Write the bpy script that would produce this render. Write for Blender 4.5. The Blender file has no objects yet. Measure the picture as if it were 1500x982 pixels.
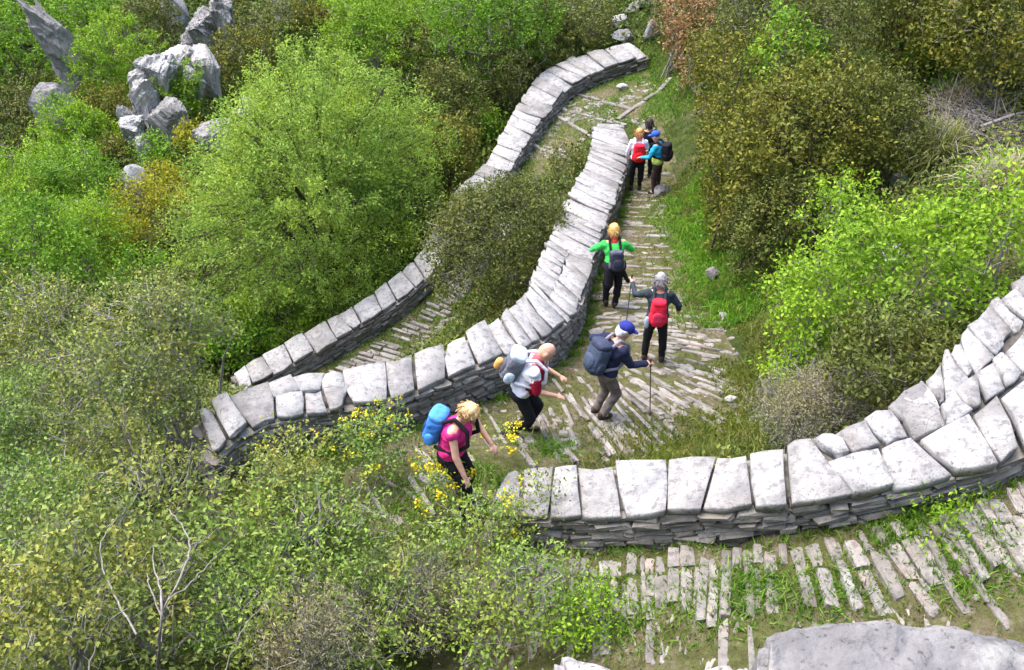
import bpy, bmesh, math, random
import numpy as np
from mathutils import Vector, Matrix
R = math.radians
scene = bpy.context.scene
rng = np.random.default_rng(7)
random.seed(7)

# ------------------------------------------------------------------ camera
PITCH = 38.0
F_PX, CX, CY = 1440.0, 750.0, 491.0          # focal length and centre in pixels of a 1500 x 982 frame
cam_d = bpy.data.cameras.new("camera")
cam = bpy.data.objects.new("camera", cam_d)
scene.collection.objects.link(cam)
cam.location = (0, 0, 0)
cam.rotation_euler = (R(90 - PITCH), 0, 0)
cam_d.sensor_width = 36.0
cam_d.lens = 36.0 * F_PX / 1500.0
cam_d.clip_start = 0.05
cam_d.clip_end = 2000
scene.camera = cam

# ------------------------------------------------------------------ light: bright thin overcast, sun high behind the valley
SUN_EL, SUN_AZ = 66.0, -62.0                  # azimuth from +Y, clockwise seen from above
world = bpy.data.worlds.new("World"); scene.world = world
world.use_nodes = True
wn = world.node_tree.nodes; wl = world.node_tree.links
bg = wn["Background"]
sky = wn.new("ShaderNodeTexSky"); sky.sky_type = 'NISHITA'; sky.sun_disc = False
sky.sun_elevation = R(SUN_EL); sky.sun_rotation = R(SUN_AZ)
sky.air_density = 1.0; sky.dust_density = 4.0; sky.ozone_density = 1.0
wl.new(sky.outputs[0], bg.inputs[0]); bg.inputs[1].default_value = 0.15
sun_d = bpy.data.lights.new("sun", 'SUN'); sun_d.energy = 0.62; sun_d.angle = R(45); sun_d.color = (1, .965, .90)
sun = bpy.data.objects.new("sun", sun_d); scene.collection.objects.link(sun)
sd = Vector((math.sin(R(SUN_AZ)) * math.cos(R(SUN_EL)), math.cos(R(SUN_AZ)) * math.cos(R(SUN_EL)), math.sin(R(SUN_EL))))
sun.rotation_euler = sd.to_track_quat('Z', 'Y').to_euler()
sun.location = sd * 60
scene.view_settings.view_transform = 'Standard'; scene.view_settings.look = 'None'
scene.view_settings.exposure = 2.12; scene.view_settings.gamma = 1.0
scene.cycles.use_denoising = True
scene.cycles.max_bounces = 6; scene.cycles.transparent_max_bounces = 4

# ------------------------------------------------------------------ helpers
sp, cp = math.sin(R(PITCH)), math.cos(R(PITCH))
def ray(u, v):
    dx = (u - CX) / F_PX; dy = (v - CY) / F_PX
    return np.array([dx, cp - dy * sp, -sp - dy * cp])
def P(u, v, z):                                # point of the photograph's ray (u, v) at height z (camera at 0)
    d = ray(u, v); t = z / d[2]
    return d * t
def norm(a): return a / (np.linalg.norm(a, axis=-1, keepdims=True) + 1e-12)
def link(o, parent=None):
    scene.collection.objects.link(o)
    if parent is not None: o.parent = parent
    return o
def mesh_np(name, verts, tris, mat=None, smooth=False):
    verts = np.asarray(verts, np.float32); tris = np.asarray(tris, np.int32)
    me = bpy.data.meshes.new(name)
    k = tris.shape[1]; n = len(tris)
    me.vertices.add(len(verts)); me.vertices.foreach_set("co", verts.ravel())
    me.loops.add(n * k); me.loops.foreach_set("vertex_index", tris.ravel())
    me.polygons.add(n); me.polygons.foreach_set("loop_start", np.arange(0, n * k, k, dtype=np.int32))
    me.update(calc_edges=True)
    if smooth: me.polygons.foreach_set("use_smooth", np.ones(n, bool))
    if mat: me.materials.append(mat)
    return me
def mesh_obj(name, me, parent=None, loc=None):
    o = bpy.data.objects.new(name, me); link(o, parent)
    if loc is not None: o.location = loc
    return o
def empty(name, loc, rz=0):
    o = bpy.data.objects.new(name, None); o.location = loc; o.rotation_euler = (0, 0, rz); o.empty_display_size = .2
    return link(o)
def tag(o, label=None, cat=None, group=None, kind=None):
    if label: o["label"] = label
    if cat: o["category"] = cat
    if group: o["group"] = group
    if kind: o["kind"] = kind
    return o
def vnoise(x, y, seed=0):                      # smooth value noise in plan
    xi = np.floor(x).astype(np.int64); yi = np.floor(y).astype(np.int64); fx = x - xi; fy = y - yi
    fx = fx * fx * (3 - 2 * fx); fy = fy * fy * (3 - 2 * fy)
    def hsh(a, b):
        n = (a * 374761393 + b * 668265263 + seed * 1442695) & 0x7fffffff
        n = ((n ^ (n >> 13)) * 1274126177) & 0x7fffffff
        return ((n ^ (n >> 16)) & 0xffff) / 65535.0
    a = hsh(xi, yi); b = hsh(xi + 1, yi); c = hsh(xi, yi + 1); d = hsh(xi + 1, yi + 1)
    return (a * (1 - fx) + b * fx) * (1 - fy) + (c * (1 - fx) + d * fx) * fy
def fbm(x, y, seed=0, o=4):
    s = 0; a = .5
    for k in range(o):
        s = s + a * vnoise(x * 2 ** k, y * 2 ** k, seed + k); a *= .5
    return s - .47

# ------------------------------------------------------------------ materials
class NT:
    def __init__(s, name):
        s.m = bpy.data.materials.new(name); s.m.use_nodes = True
        s.n = s.m.node_tree.nodes; s.l = s.m.node_tree.links; s.n.clear()
        s.out = s.n.new("ShaderNodeOutputMaterial")
    def node(s, t, **kw):
        nd = s.n.new(t)
        for k, v in kw.items():
            if k in nd.inputs: nd.inputs[k].default_value = v
            else: setattr(nd, k, v)
        return nd
    def link(s, a, b): s.l.new(a, b)
    def pos(s, off=0.0, obj_rand=False):
        g = s.node("ShaderNodeNewGeometry")
        if not obj_rand: return g.outputs["Position"]
        oi = s.node("ShaderNodeObjectInfo"); ml = s.node("ShaderNodeMath", operation='MULTIPLY'); ml.inputs[1].default_value = 37.0
        s.link(oi.outputs["Random"], ml.inputs[0])
        ad = s.node("ShaderNodeVectorMath", operation='ADD'); s.link(g.outputs["Position"], ad.inputs[0]); s.link(ml.outputs[0], ad.inputs[1])
        return ad.outputs[0]
    def noise(s, vec, scale, detail=4, rough=.55):
        nd = s.node("ShaderNodeTexNoise", Scale=scale, Detail=detail, Roughness=rough); s.link(vec, nd.inputs["Vector"]); return nd.outputs["Fac"]
    def ramp(s, fac, stops, interp='LINEAR'):
        r = s.node("ShaderNodeValToRGB"); r.color_ramp.interpolation = interp
        e = r.color_ramp.elements
        while len(e) < len(stops): e.new(.5)
        for q, (p, c) in zip(e, stops):
            q.position = p
            q.color = (c, c, c, 1) if isinstance(c, (int, float)) else (*c, 1)
        s.link(fac, r.inputs[0]); return r.outputs[0]
    def mix(s, fac, a, b, mode='MIX'):
        m = s.node("ShaderNodeMix", data_type='RGBA', blend_type=mode)
        for k, x in ((0, fac), (6, a), (7, b)):
            if isinstance(x, (int, float)): m.inputs[k].default_value = x if k == 0 else (x, x, x, 1)
            elif isinstance(x, tuple): m.inputs[k].default_value = (*x, 1)
            else: s.link(x, m.inputs[k])
        return m.outputs[2]
    def bump(s, h, strength, dist=.02):
        b = s.node("ShaderNodeBump", Strength=strength, Distance=dist); s.link(h, b.inputs["Height"]); return b.outputs[0]
    def bsdf(s, color, rough=.85, spec=.25, normal=None, **kw):
        b = s.node("ShaderNodeBsdfPrincipled", Roughness=rough, **kw); b.inputs["Specular IOR Level"].default_value = spec
        if isinstance(color, tuple): b.inputs["Base Color"].default_value = (*color, 1)
        else: s.link(color, b.inputs["Base Color"])
        if normal is not None: s.link(normal, b.inputs["Normal"])
        return b
    def done(s, sh): s.link(sh.outputs[0], s.out.inputs[0]); return s.m

def stone_material(name, lo, mid, hi, lichen=.5, dark=(.06, .055, .05), pink=.0, spots=.6, bumpd=.02):
    t = NT(name); p = t.pos(obj_rand=True)
    n1 = t.noise(p, 2.2, 5, .6); n2 = t.noise(p, 11, 5, .65); n3 = t.noise(p, 45, 3, .6)
    c = t.ramp(n1, [(.3, lo), (.5, mid), (.68, hi)])
    if pink: c = t.mix(t.ramp(t.noise(p, 3.3, 3), [(.52, 0.0), (.7, pink)]), c, (.50, .33, .27))
    oi = t.node("ShaderNodeObjectInfo"); g = t.node("ShaderNodeNewGeometry")
    ad = t.node("ShaderNodeMath", operation='ADD'); t.link(oi.outputs["Random"], ad.inputs[0]); t.link(g.outputs["Random Per Island"], ad.inputs[1])
    fr = t.node("ShaderNodeMath", operation='FRACT'); t.link(ad.outputs[0], fr.inputs[0])
    c = t.mix(1.0, c, t.ramp(fr.outputs[0], [(0, (.66, .64, .62)), (.4, (.92, .90, .87)), (.75, (1.0, 1.0, 1.0)), (1, (1.12, 1.08, 1.04))]), 'MULTIPLY')
    c = t.mix(t.ramp(n2, [(.36, lichen), (.5, 0.0)]), c, t.mix(.5, lo, dark))
    c = t.mix(t.ramp(n3, [(.30, spots), (.40, 0.0)]), c, dark)
    c = t.mix(t.ramp(t.noise(p, 5.5, 6, .7), [(.56, 0.0), (.66, lichen * .7)]), c, t.mix(.5, hi, (.30, .31, .26)))
    vo = t.node("ShaderNodeTexVoronoi", Scale=5.0, feature='DISTANCE_TO_EDGE'); t.link(p, vo.inputs["Vector"])
    ck = t.ramp(vo.outputs["Distance"], [(.0, .45), (.03, 0.0)])
    c = t.mix(t.mix(t.ramp(n1, [(.5, 0.0), (.6, 1.0)]), 0.0, ck), c, dark)
    h = t.mix(.5, n2, n3)
    return t.done(t.bsdf(c, .9, .15, t.bump(h, .8, bumpd)))
M_CAP = stone_material("limestone_capping", (.205, .205, .208), (.305, .305, .308), (.395, .395, .395), .75, pink=.10, spots=.85)
M_CAPF = stone_material("limestone_pale_block", (.18, .18, .19), (.265, .265, .276), (.35, .346, .34), .65, pink=.25, spots=.8)
M_FACE = stone_material("limestone_wall_face", (.165, .152, .135), (.225, .212, .192), (.29, .28, .262), .6, pink=.1)
M_PAVE = stone_material("limestone_paving", (.165, .153, .14), (.225, .213, .198), (.30, .288, .272), .7, pink=.22)
M_ROCK = stone_material("grey_crag_limestone", (.17, .165, .165), (.30, .295, .295), (.46, .455, .45), .8, spots=.5, bumpd=.08)
def core_material():
    t = NT("wall_core_earth"); p = t.pos(); n = t.noise(p, 6, 5)
    c = t.ramp(n, [(.35, (.05, .046, .04)), (.65, (.13, .122, .112))])
    return t.done(t.bsdf(c, .95, .1, t.bump(n, .8, .05)))
M_CORE = core_material()
def ground_material():
    t = NT("hillside_earth"); p = t.pos()
    n1 = t.noise(p, .6, 5, .6); n2 = t.noise(p, 3.5, 6, .65); n3 = t.noise(p, 22, 4, .7)
    green = t.ramp(n2, [(.3, (.022, .035, .009)), (.5, (.045, .065, .015)), (.7, (.08, .10, .022))])
    earth = t.ramp(n3, [(.3, (.06, .045, .03)), (.55, (.12, .095, .065)), (.75, (.20, .17, .13))])
    c = t.mix(t.ramp(n1, [(.5, 0.0), (.68, .7)]), green, earth)
    return t.done(t.bsdf(c, .95, .1, t.bump(t.mix(.5, n2, n3), 1.0, .12)))
M_GROUND = ground_material()
def path_material():
    t = NT("path_earth_and_rubble"); p = t.pos()
    n1 = t.noise(p, 1.6, 5, .65); n2 = t.noise(p, 9, 5, .65); n3 = t.noise(p, 40, 4, .7)
    vo = t.node("ShaderNodeTexVoronoi", Scale=14.0); t.link(p, vo.inputs["Vector"])
    peb = t.ramp(vo.outputs["Distance"], [(.15, (.30, .275, .24)), (.5, (.15, .12, .09))])
    earth = t.ramp(n3, [(.3, (.07, .05, .032)), (.55, (.15, .115, .08)), (.75, (.26, .22, .175))])
    c = t.mix(t.ramp(n2, [(.46, 0.0), (.56, .8)]), earth, peb)
    green = t.ramp(n2, [(.3, (.032, .042, .010)), (.6, (.085, .10, .022))])
    c = t.mix(t.ramp(n1, [(.36, 0.1), (.54, .8)]), c, green)
    return t.done(t.bsdf(c, .95, .1, t.bump(t.mix(.6, n2, n3), 1.0, .05)))
M_PATH = path_material()
def leaf_material(name, dark, mid, light, trans=.35, patch=.9, tip=None, tipamt=0.0, rough=.55):
    t = NT(name); p = t.pos()
    g = t.node("ShaderNodeNewGeometry"); oi = t.node("ShaderNodeObjectInfo")
    c = t.ramp(g.outputs["Random Per Island"], [(0, dark), (.45, mid), (1, light)])
    n = t.noise(p, patch, 3, .6)
    c = t.mix(1.0, c, t.ramp(n, [(.3, (.72, .80, .85)), (.5, (1.0, 1.0, 1.0)), (.7, (1.22, 1.1, .8))]), 'MULTIPLY')
    if tip: c = t.mix(t.ramp(t.noise(p, 2.6, 2), [(.52, 0.0), (.66, tipamt)]), c, tip)
    b = t.bsdf(c, rough, .2)
    tr = t.node("ShaderNodeBsdfTranslucent"); t.link(c, tr.inputs[0])
    mx = t.node("ShaderNodeMixShader"); mx.inputs[0].default_value = trans
    t.link(b.outputs[0], mx.inputs[1]); t.link(tr.outputs[0], mx.inputs[2])
    return t.done(mx)
def bark_material(name, lo, hi):
    t = NT(name); p = t.pos(); n = t.noise(p, 14, 5, .65)
    return t.done(t.bsdf(t.ramp(n, [(.3, lo), (.7, hi)]), .9, .1, t.bump(n, .7, .02)))
def cloth_material(name, c, var=.32, rough=.85):
    t = NT(name); p = t.pos(); n = t.noise(p, 14, 5, .7)
    col = t.ramp(n, [(.3, tuple(x * (1 - var) for x in c)), (.7, tuple(min(1, x * (1 + var)) for x in c))])
    return t.done(t.bsdf(col, rough, .2, t.bump(t.noise(p, 25, 2), .35, .02)))

# ------------------------------------------------------------------ walls as ribbons (near edge / far edge of the capping, with its height)
class Ribbon:
    def __init__(s, rows):                    # rows: (u_near, v_near, u_far, v_far, z)
        n = np.array([P(r[0], r[1], r[4]) for r in rows]); f = np.array([P(r[2], r[3], r[4]) for r in rows])
        c = (n + f) / 2
        d = np.r_[0, np.cumsum(np.linalg.norm(np.diff(c, axis=0), axis=1))]
        s.L = d[-1]; s.q = np.linspace(0, s.L, max(30, int(s.L / .1)))
        def sm(a):
            a = np.stack([np.interp(s.q, d, a[:, k]) for k in range(3)], 1)
            for _ in range(8): a[1:-1] = a[1:-1] * .5 + (a[:-2] + a[2:]) * .25
            return a
        s.n = sm(n); s.f = sm(f)
    def at(s, q, w):
        k = lambda a: np.array([np.interp(q, s.q, a[:, i]) for i in range(3)])
        return k(s.n) * (1 - w) + k(s.f) * w
    def tangent(s, q, w=.5):
        return norm(s.at(min(q + .15, s.L), w) - s.at(max(q - .15, 0), w))
    def out(s, q):                             # horizontal unit vector pointing from far edge to near edge
        a = s.at(q, 0) - s.at(q, 1); a[2] = 0; return norm(a)
W1 = Ribbon([(716, 745, 738, 690, -7.35), (795, 750, 803, 686, -7.15), (880, 752, 880, 682, -6.92), (950, 748, 950, 670, -6.72), (1000, 739, 1005, 672, -6.6),
             (1070, 742, 1070, 670, -6.45), (1140, 735, 1140, 660, -6.3), (1230, 722, 1195, 648, -6.15), (1305, 708, 1245, 622, -6.02), (1370, 697, 1305, 602, -5.9),
             (1430, 682, 1352, 575, -5.8), (1500, 655, 1405, 505, -5.68), (1580, 610, 1460, 450, -5.6), (1650, 560, 1530, 395, -5.55)])
W2 = Ribbon([(312, 662, 283, 612, -7.72), (352, 626, 322, 582, -7.66), (415, 606, 385, 566, -7.66), (455, 602, 438, 545, -7.7), (510, 590, 500, 545, -7.76), (560, 585, 545, 538, -7.86),
             (600, 573, 588, 520, -7.95), (645, 555, 640, 512, -8.05), (705, 530, 690, 490, -8.2), (765, 510, 735, 464, -8.4), (812, 482, 772, 432, -8.75),
             (846, 446, 784, 400, -9.1), (857, 415, 797, 372, -9.4), (865, 380, 808, 348, -9.65), (880, 340, 822, 315, -9.95), (892, 308, 836, 282, -10.2), (906, 275, 856, 252, -10.5), (918, 235, 868, 215, -10.85), (921, 205, 871, 190, -11.15), (912, 182, 876, 178, -11.3)])
W3 = Ribbon([(352, 575, 340, 548, -13.95), (395, 550, 380, 522, -13.85), (440, 524, 425, 497, -13.75), (505, 488, 492, 464, -13.55), (575, 445, 560, 422, -13.3), (640, 392, 622, 366, -13.0),
             (675, 335, 648, 318, -12.85), (705, 292, 672, 275, -12.7), (745, 252, 715, 240, -12.58), (772, 205, 738, 190, -12.46), (800, 165, 763, 148, -12.34), (832, 125, 795, 106, -12.2), (870, 105, 838, 86, -12.08),
             (915, 90, 890, 70, -11.95), (948, 80, 925, 62, -11.8)])
# ------------------------------------------------------------------ terrain: heights diffused between control strips, walls act as barriers
X0, X1, Y0, Y1, G = -36.0, 18.0, -4.0, 62.0, 0.2
NX, NY = int((X1 - X0) / G) + 1, int((Y1 - Y0) / G) + 1
fixm = np.zeros((NY, NX), bool); fixv = np.zeros((NY, NX)); blk = np.zeros((NY, NX), bool); pathm = np.zeros((NY, NX), np.uint8)
def cell(x, y): return np.clip(np.round((np.asarray(y) - Y0) / G).astype(int), 0, NY - 1), np.clip(np.round((np.asarray(x) - X0) / G).astype(int), 0, NX - 1)
def strip(a, b, mark=0):                       # a, b: two polylines of 3D points, same length; everything between them gets their height
    a = np.array(a); b = np.array(b)
    for k in range(len(a) - 1):
        m = int(max(np.linalg.norm(a[k + 1] - a[k]), np.linalg.norm(b[k + 1] - b[k])) / .08) + 2
        w = int(max(np.linalg.norm(a[k] - b[k]), np.linalg.norm(a[k + 1] - b[k + 1])) / .08) + 2
        s = np.linspace(0, 1, m)[:, None, None]; t = np.linspace(0, 1, w)[None, :, None]
        q = ((a[k] * (1 - s) + a[k + 1] * s) * (1 - t) + (b[k] * (1 - s) + b[k + 1] * s) * t).reshape(-1, 3)
        i, j = cell(q[:, 0], q[:, 1]); fixm[i, j] = True; fixv[i, j] = q[:, 2]
        if mark: pathm[i, j] = mark
def pin(x, y, z, r=.3):
    n = max(1, int(r / G)); i, j = cell(x, y)
    fixm[max(0, i - n):i + n + 1, max(0, j - n):j + n + 1] = True; fixv[max(0, i - n):i + n + 1, max(0, j - n):j + n + 1] = z
def pinp(u, v, z, r=.3): q = P(u, v, z); pin(q[0], q[1], z, r)
def wall_base(rb, side, drop, dist, n=40, q0=0, q1=None):      # line of points beside a wall
    res = []
    for q in np.linspace(q0, rb.L if q1 is None else q1, n):
        o = rb.out(q) * (dist if side == 'near' else -dist)
        c = rb.at(q, 0 if side == 'near' else 1) + o
        c[2] = rb.at(q, .5)[2] - (drop(q / rb.L) if callable(drop) else drop); res.append(c)
    return res
# hillside pins: u, v, height
for a in [(100, 300, -19), (250, 120, -20.6), (80, 40, -24), (400, 100, -17.6), (600, 50, -15.8), (800, 30, -13.9), (890, 12, -12.4), (1000, 25, -11.0), (1010, 120, -11.4),
          (1050, 250, -10.0), (1100, 100, -9.9), (1250, 150, -8.6), (1450, 80, -7.6), (1450, 300, -7.2), (1300, 420, -7.7), (1170, 480, -8.7), (1370, 520, -7.0), (1250, 560, -7.9),
          (505, 425, -15.4), (330, 380, -17.2), (600, 250, -15.6), (680, 150, -14.6), (640, 60, -15.0),
          (0, 600, -8.8), (100, 820, -8.4), (300, 860, -8.1), (600, 930, -7.85), (0, 900, -7.6), (90, 640, -9.6), (250, 640, -8.9), (240, 560, -12.0), (150, 480, -14.4), (50, 400, -16.8), (20, 500, -13.0), (-200, 500, -12)]:
    pinp(*a)
for a in [(-5, 2.6, -6.6), (-9, 3, -7), (-1, 3.4, -6.7), (1, 3.3, -6.2), (4, 2.6, -4.6), (8, 4.5, -3.2), (8, -1, -1.2), (-7, -2, -3.6), (0, -2, -1.6), (3, -2, -1.5), (0, 1.0, -2.3), (-2, 1.0, -2.5), (2, 1.0, -2.3),
          (14, 10, -3.6), (14, 22, -5.4), (14, 36, -8.0), (8, 42, -11), (0, 52, -16), (-12, 58, -22), (-30, 58, -26), (-32, 40, -26), (-32, 22, -22), (-26, 10, -17), (-16, 4, -11)]:
    pin(*a)
# leg A: from the right along the near wall down to the hairpin on the left
A_in = wall_base(W1, 'near', lambda s: .58 - .2 * s, .0); A_out = wall_base(W1, 'near', lambda s: .50 - .2 * s, 2.0)
# hairpin and leg B
HP_a = [P(716, 700, -8.05), P(690, 745, -7.98), P(640, 800, -7.95)]
HP_b = [P(590, 625, -8.42), P(500, 700, -8.2), P(470, 770, -8.1)]
B_l = [P(560, 640, -8.4)] + wall_base(W2, 'near', .72, .0, 40, W2.L * .30)
bq = np.linspace(0, 1, 41)
BR = np.array([P(738, 692, -8.05), P(800, 684, -8.2), P(900, 672, -8.45), P(990, 668, -8.6), P(1070, 650, -8.7), P(1085, 560, -9.2), P(1060, 500, -9.65), P(1020, 420, -10.15), P(1005, 350, -10.55), P(990, 290, -11.0), P(985, 235, -11.45), P(965, 190, -11.8)])
bd = np.r_[0, np.cumsum(np.linalg.norm(np.diff(BR, axis=0), axis=1))]
# right edge resampled by matching fractions of the left edge
bl = np.array(B_l); bld = np.r_[0, np.cumsum(np.linalg.norm(np.diff(bl, axis=0), axis=1))]; bld /= bld[-1]
keyL = [0, .22, .36, .52, .60, .68, .80, .90, 1]; keyR = [0, bd[2], bd[3], bd[4], bd[5], bd[6], bd[8], bd[9], bd[11]]
B_r = [np.array([np.interp(np.interp(f, keyL, keyR), bd, BR[:, i]) for i in range(3)]) for f in bld]
B_l = [p for p in bl]
# leg C: top hairpin, then down to the left behind the middle wall
C_l = wall_base(W3, 'near', .5, .0)[::-1]
C_r = []
CR = np.array([P(975, 150, -11.95), P(935, 175, -11.95), P(890, 172, -12.2), P(860, 195, -12.45), P(835, 225, -12.65), P(800, 260, -12.85), P(750, 330, -13.2), P(690, 420, -13.6), P(640, 490, -13.9), P(560, 560, -14.2), P(470, 620, -14.45)])
cd = np.r_[0, np.cumsum(np.linalg.norm(np.diff(CR, axis=0), axis=1))]; cd /= cd[-1]
for f in np.linspace(0, 1, 40): C_r.append(np.array([np.interp(f, cd, CR[:, i]) for i in range(3)]))
# outer banks
strip(wall_base(W2, 'far', lambda s: 1.9 - .9 * s, .1), wall_base(W2, 'far', lambda s: 1.95 - .9 * s, .3))
strip(wall_base(W3, 'far', lambda s: 1.5 - .6 * s, .1), wall_base(W3, 'far', lambda s: 1.7 - .7 * s, .4))
strip(wall_base(W1, 'far', lambda s: .75 + .5 * min(s * 2, 1), .1, 40, W1.L * .55), wall_base(W1, 'far', lambda s: .75 + .5 * min(s * 2, 1), .25, 40, W1.L * .55))
strip(A_in, A_out, 1); strip(HP_a, HP_b, 2); strip(B_l, B_r, 2); strip(C_l, C_r, 3)
strip([P(716, 700, -8.05), P(716, 745, -7.95)], [P(690, 700, -8.05), P(650, 790, -7.95)], 2)
strip([A_in[0], A_out[0]], [P(690, 745, -7.98), P(640, 830, -7.98)], 1)
strip([B_r[-1], P(985, 180, -11.8)], [P(925, 178, -11.95), C_r[0]], 3)
strip([P(860, 60, -12.6), P(930, 20, -12.0)], [P(900, 75, -12.3), P(960, 35, -11.8)])
for rb in (W1, W2, W3):
    for q in np.arange(0, rb.L, .06):
        a, b = rb.at(q, .12), rb.at(q, .88)
        for w in np.linspace(0, 1, 14):
            c = a * (1 - w) + b * w; i, j = cell(c[0], c[1]); blk[i, j] = True; fixm[i, j] = False
def relax(h, fm, fv, bk, n):
    op = (~bk).astype(float); pad = lambda a: np.pad(a, 1, mode='edge')
    o = pad(op); cnt = o[:-2, 1:-1] + o[2:, 1:-1] + o[1:-1, :-2] + o[1:-1, 2:]; cnt[cnt == 0] = 1
    for _ in range(n):
        q = pad(h * op)
        m = (q[:-2, 1:-1] + q[2:, 1:-1] + q[1:-1, :-2] + q[1:-1, 2:]) / cnt
        h = np.where(fm, fv, m)
    return h
hgt = None
for lv in (16, 8, 4, 2, 1):
    ny, nx = -(-NY // lv), -(-NX // lv)
    if lv == 1: fm, fv, bk = fixm, fixv, blk
    else:
        py, px = ny * lv - NY, nx * lv - NX
        fmp = np.pad(fixm, ((0, py), (0, px))).reshape(ny, lv, nx, lv); fvp = np.pad(fixv, ((0, py), (0, px))).reshape(ny, lv, nx, lv)
        c = fmp.sum((1, 3)); fm = c > 0; fv = (fvp * fmp).sum((1, 3)) / np.maximum(c, 1)
        bk = np.pad(blk, ((0, py), (0, px))).reshape(ny, lv, nx, lv).mean((1, 3)) > (.34 if lv < 8 else .9)
    if hgt is None: hgt = np.full((ny, nx), fixv[fixm].mean())
    else: hgt = np.repeat(np.repeat(hgt, 2, 0), 2, 1)[:ny, :nx]
    hgt = relax(hgt, fm, fv, bk, 900 if lv > 2 else 500)
# cells under the walls take the lower neighbour
m = blk.copy()
for _ in range(6):
    big = np.where(m, 1e9, hgt); pd = np.pad(big, 1, mode='edge')
    lowest = np.minimum.reduce([pd[:-2, 1:-1], pd[2:, 1:-1], pd[1:-1, :-2], pd[1:-1, 2:]])
    upd = m & (lowest < 1e8); hgt[upd] = lowest[upd]; m &= ~upd
gx, gy = np.meshgrid(X0 + G * np.arange(NX), Y0 + G * np.arange(NY))
soft = (pathm == 0).astype(float)
for _ in range(6):
    q = np.pad(soft, 1, mode='edge'); soft = np.minimum(soft, (q[:-2, 1:-1] + q[2:, 1:-1] + q[1:-1, :-2] + q[1:-1, 2:]) / 4)
hgt = hgt + fbm(gx * .8, gy * .8, 3) * .45 * soft + fbm(gx * 3, gy * 3, 9, 3) * (.03 + .10 * soft)
def H(x, y):
    x = np.asarray(x, float); y = np.asarray(y, float)
    fx = np.clip((x - X0) / G, 0, NX - 1.001); fy = np.clip((y - Y0) / G, 0, NY - 1.001)
    i = fy.astype(int); j = fx.astype(int); a = fx - j; b = fy - i
    z = (hgt[i, j] * (1 - a) + hgt[i, j + 1] * a) * (1 - b) + (hgt[i + 1, j] * (1 - a) + hgt[i + 1, j + 1] * a) * b
    far = np.maximum(0, y - Y1); lf = np.maximum(0, X0 - x); rt = np.maximum(0, x - X1); bk_ = np.maximum(0, Y0 - y)
    return z + .38 * far + .30 * lf + .42 * rt + .55 * bk_
TT = np.arange(1.2, 150, .04)
def hit(u, v, hc=0.0):                         # where the ray of (u, v) comes within hc of the ground
    d = ray(u, v); q = TT[:, None] * d[None]
    e = q[:, 2] - H(q[:, 0], q[:, 1]); k = int(np.argmax(e < 0)) or len(q) - 1
    if hc > 0:
        a = np.where(e[:k] >= hc)[0]; k = int(a[-1]) + 1 if len(a) else k
    return q[k]
def ground(u, v):
    q = hit(u, v); return np.array([q[0], q[1], float(H(q[0], q[1]))])
ext = lambda a, s: a + s * np.cumsum(np.geomspace(.5, 40, 22))
xs = np.r_[ext(X0, -1)[::-1], X0 + G * np.arange(NX), ext(X1, 1)]; ys = np.r_[ext(Y0, -1)[::-1], Y0 + G * np.arange(NY), ext(Y1, 1)]
mx, my = np.meshgrid(xs, ys)
V = np.stack([mx, my, H(mx, my)], -1).reshape(-1, 3); n = len(xs)
i = (np.arange(len(ys) - 1)[:, None] * n + np.arange(n - 1)[None]).ravel()
g = mesh_obj("ground", mesh_np("ground", V, np.stack([i, i + 1, i + n + 1, i + n], 1), M_GROUND, True)); g["kind"] = "structure"
def path_sheet(name, mark):
    ii, jj = np.where(pathm == mark); S = 2; vs = {}; vl = []; fl = []
    def vid(a, b):
        if (a, b) not in vs:
            x = X0 + G * (b / S - .5); y = Y0 + G * (a / S - .5); vs[(a, b)] = len(vl); a0, b0 = a // S, b // S; e = all(pathm[min(NY - 1, max(0, y_)), min(NX - 1, max(0, x_))] > 0 for y_ in (a0 - 1, a0, (a - 1) // S) for x_ in (b0 - 1, b0, (b - 1) // S)); vl.append((x, y, float(H(x, y)) + (.02 if e else -.06)))
        return vs[(a, b)]
    for a, b in zip(ii, jj):
        for p in range(S):
            for r in range(S):
                u, w = a * S + p, b * S + r
                fl.append((vid(u, w), vid(u, w + 1), vid(u + 1, w + 1), vid(u + 1, w)))
    o = mesh_obj(name, mesh_np(name, vl, fl, M_PATH, True)); o["kind"] = "structure"; return o
PATH_A = path_sheet("path", 1); PATH_B = path_sheet("path", 2); PATH_C = path_sheet("path", 3)
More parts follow.
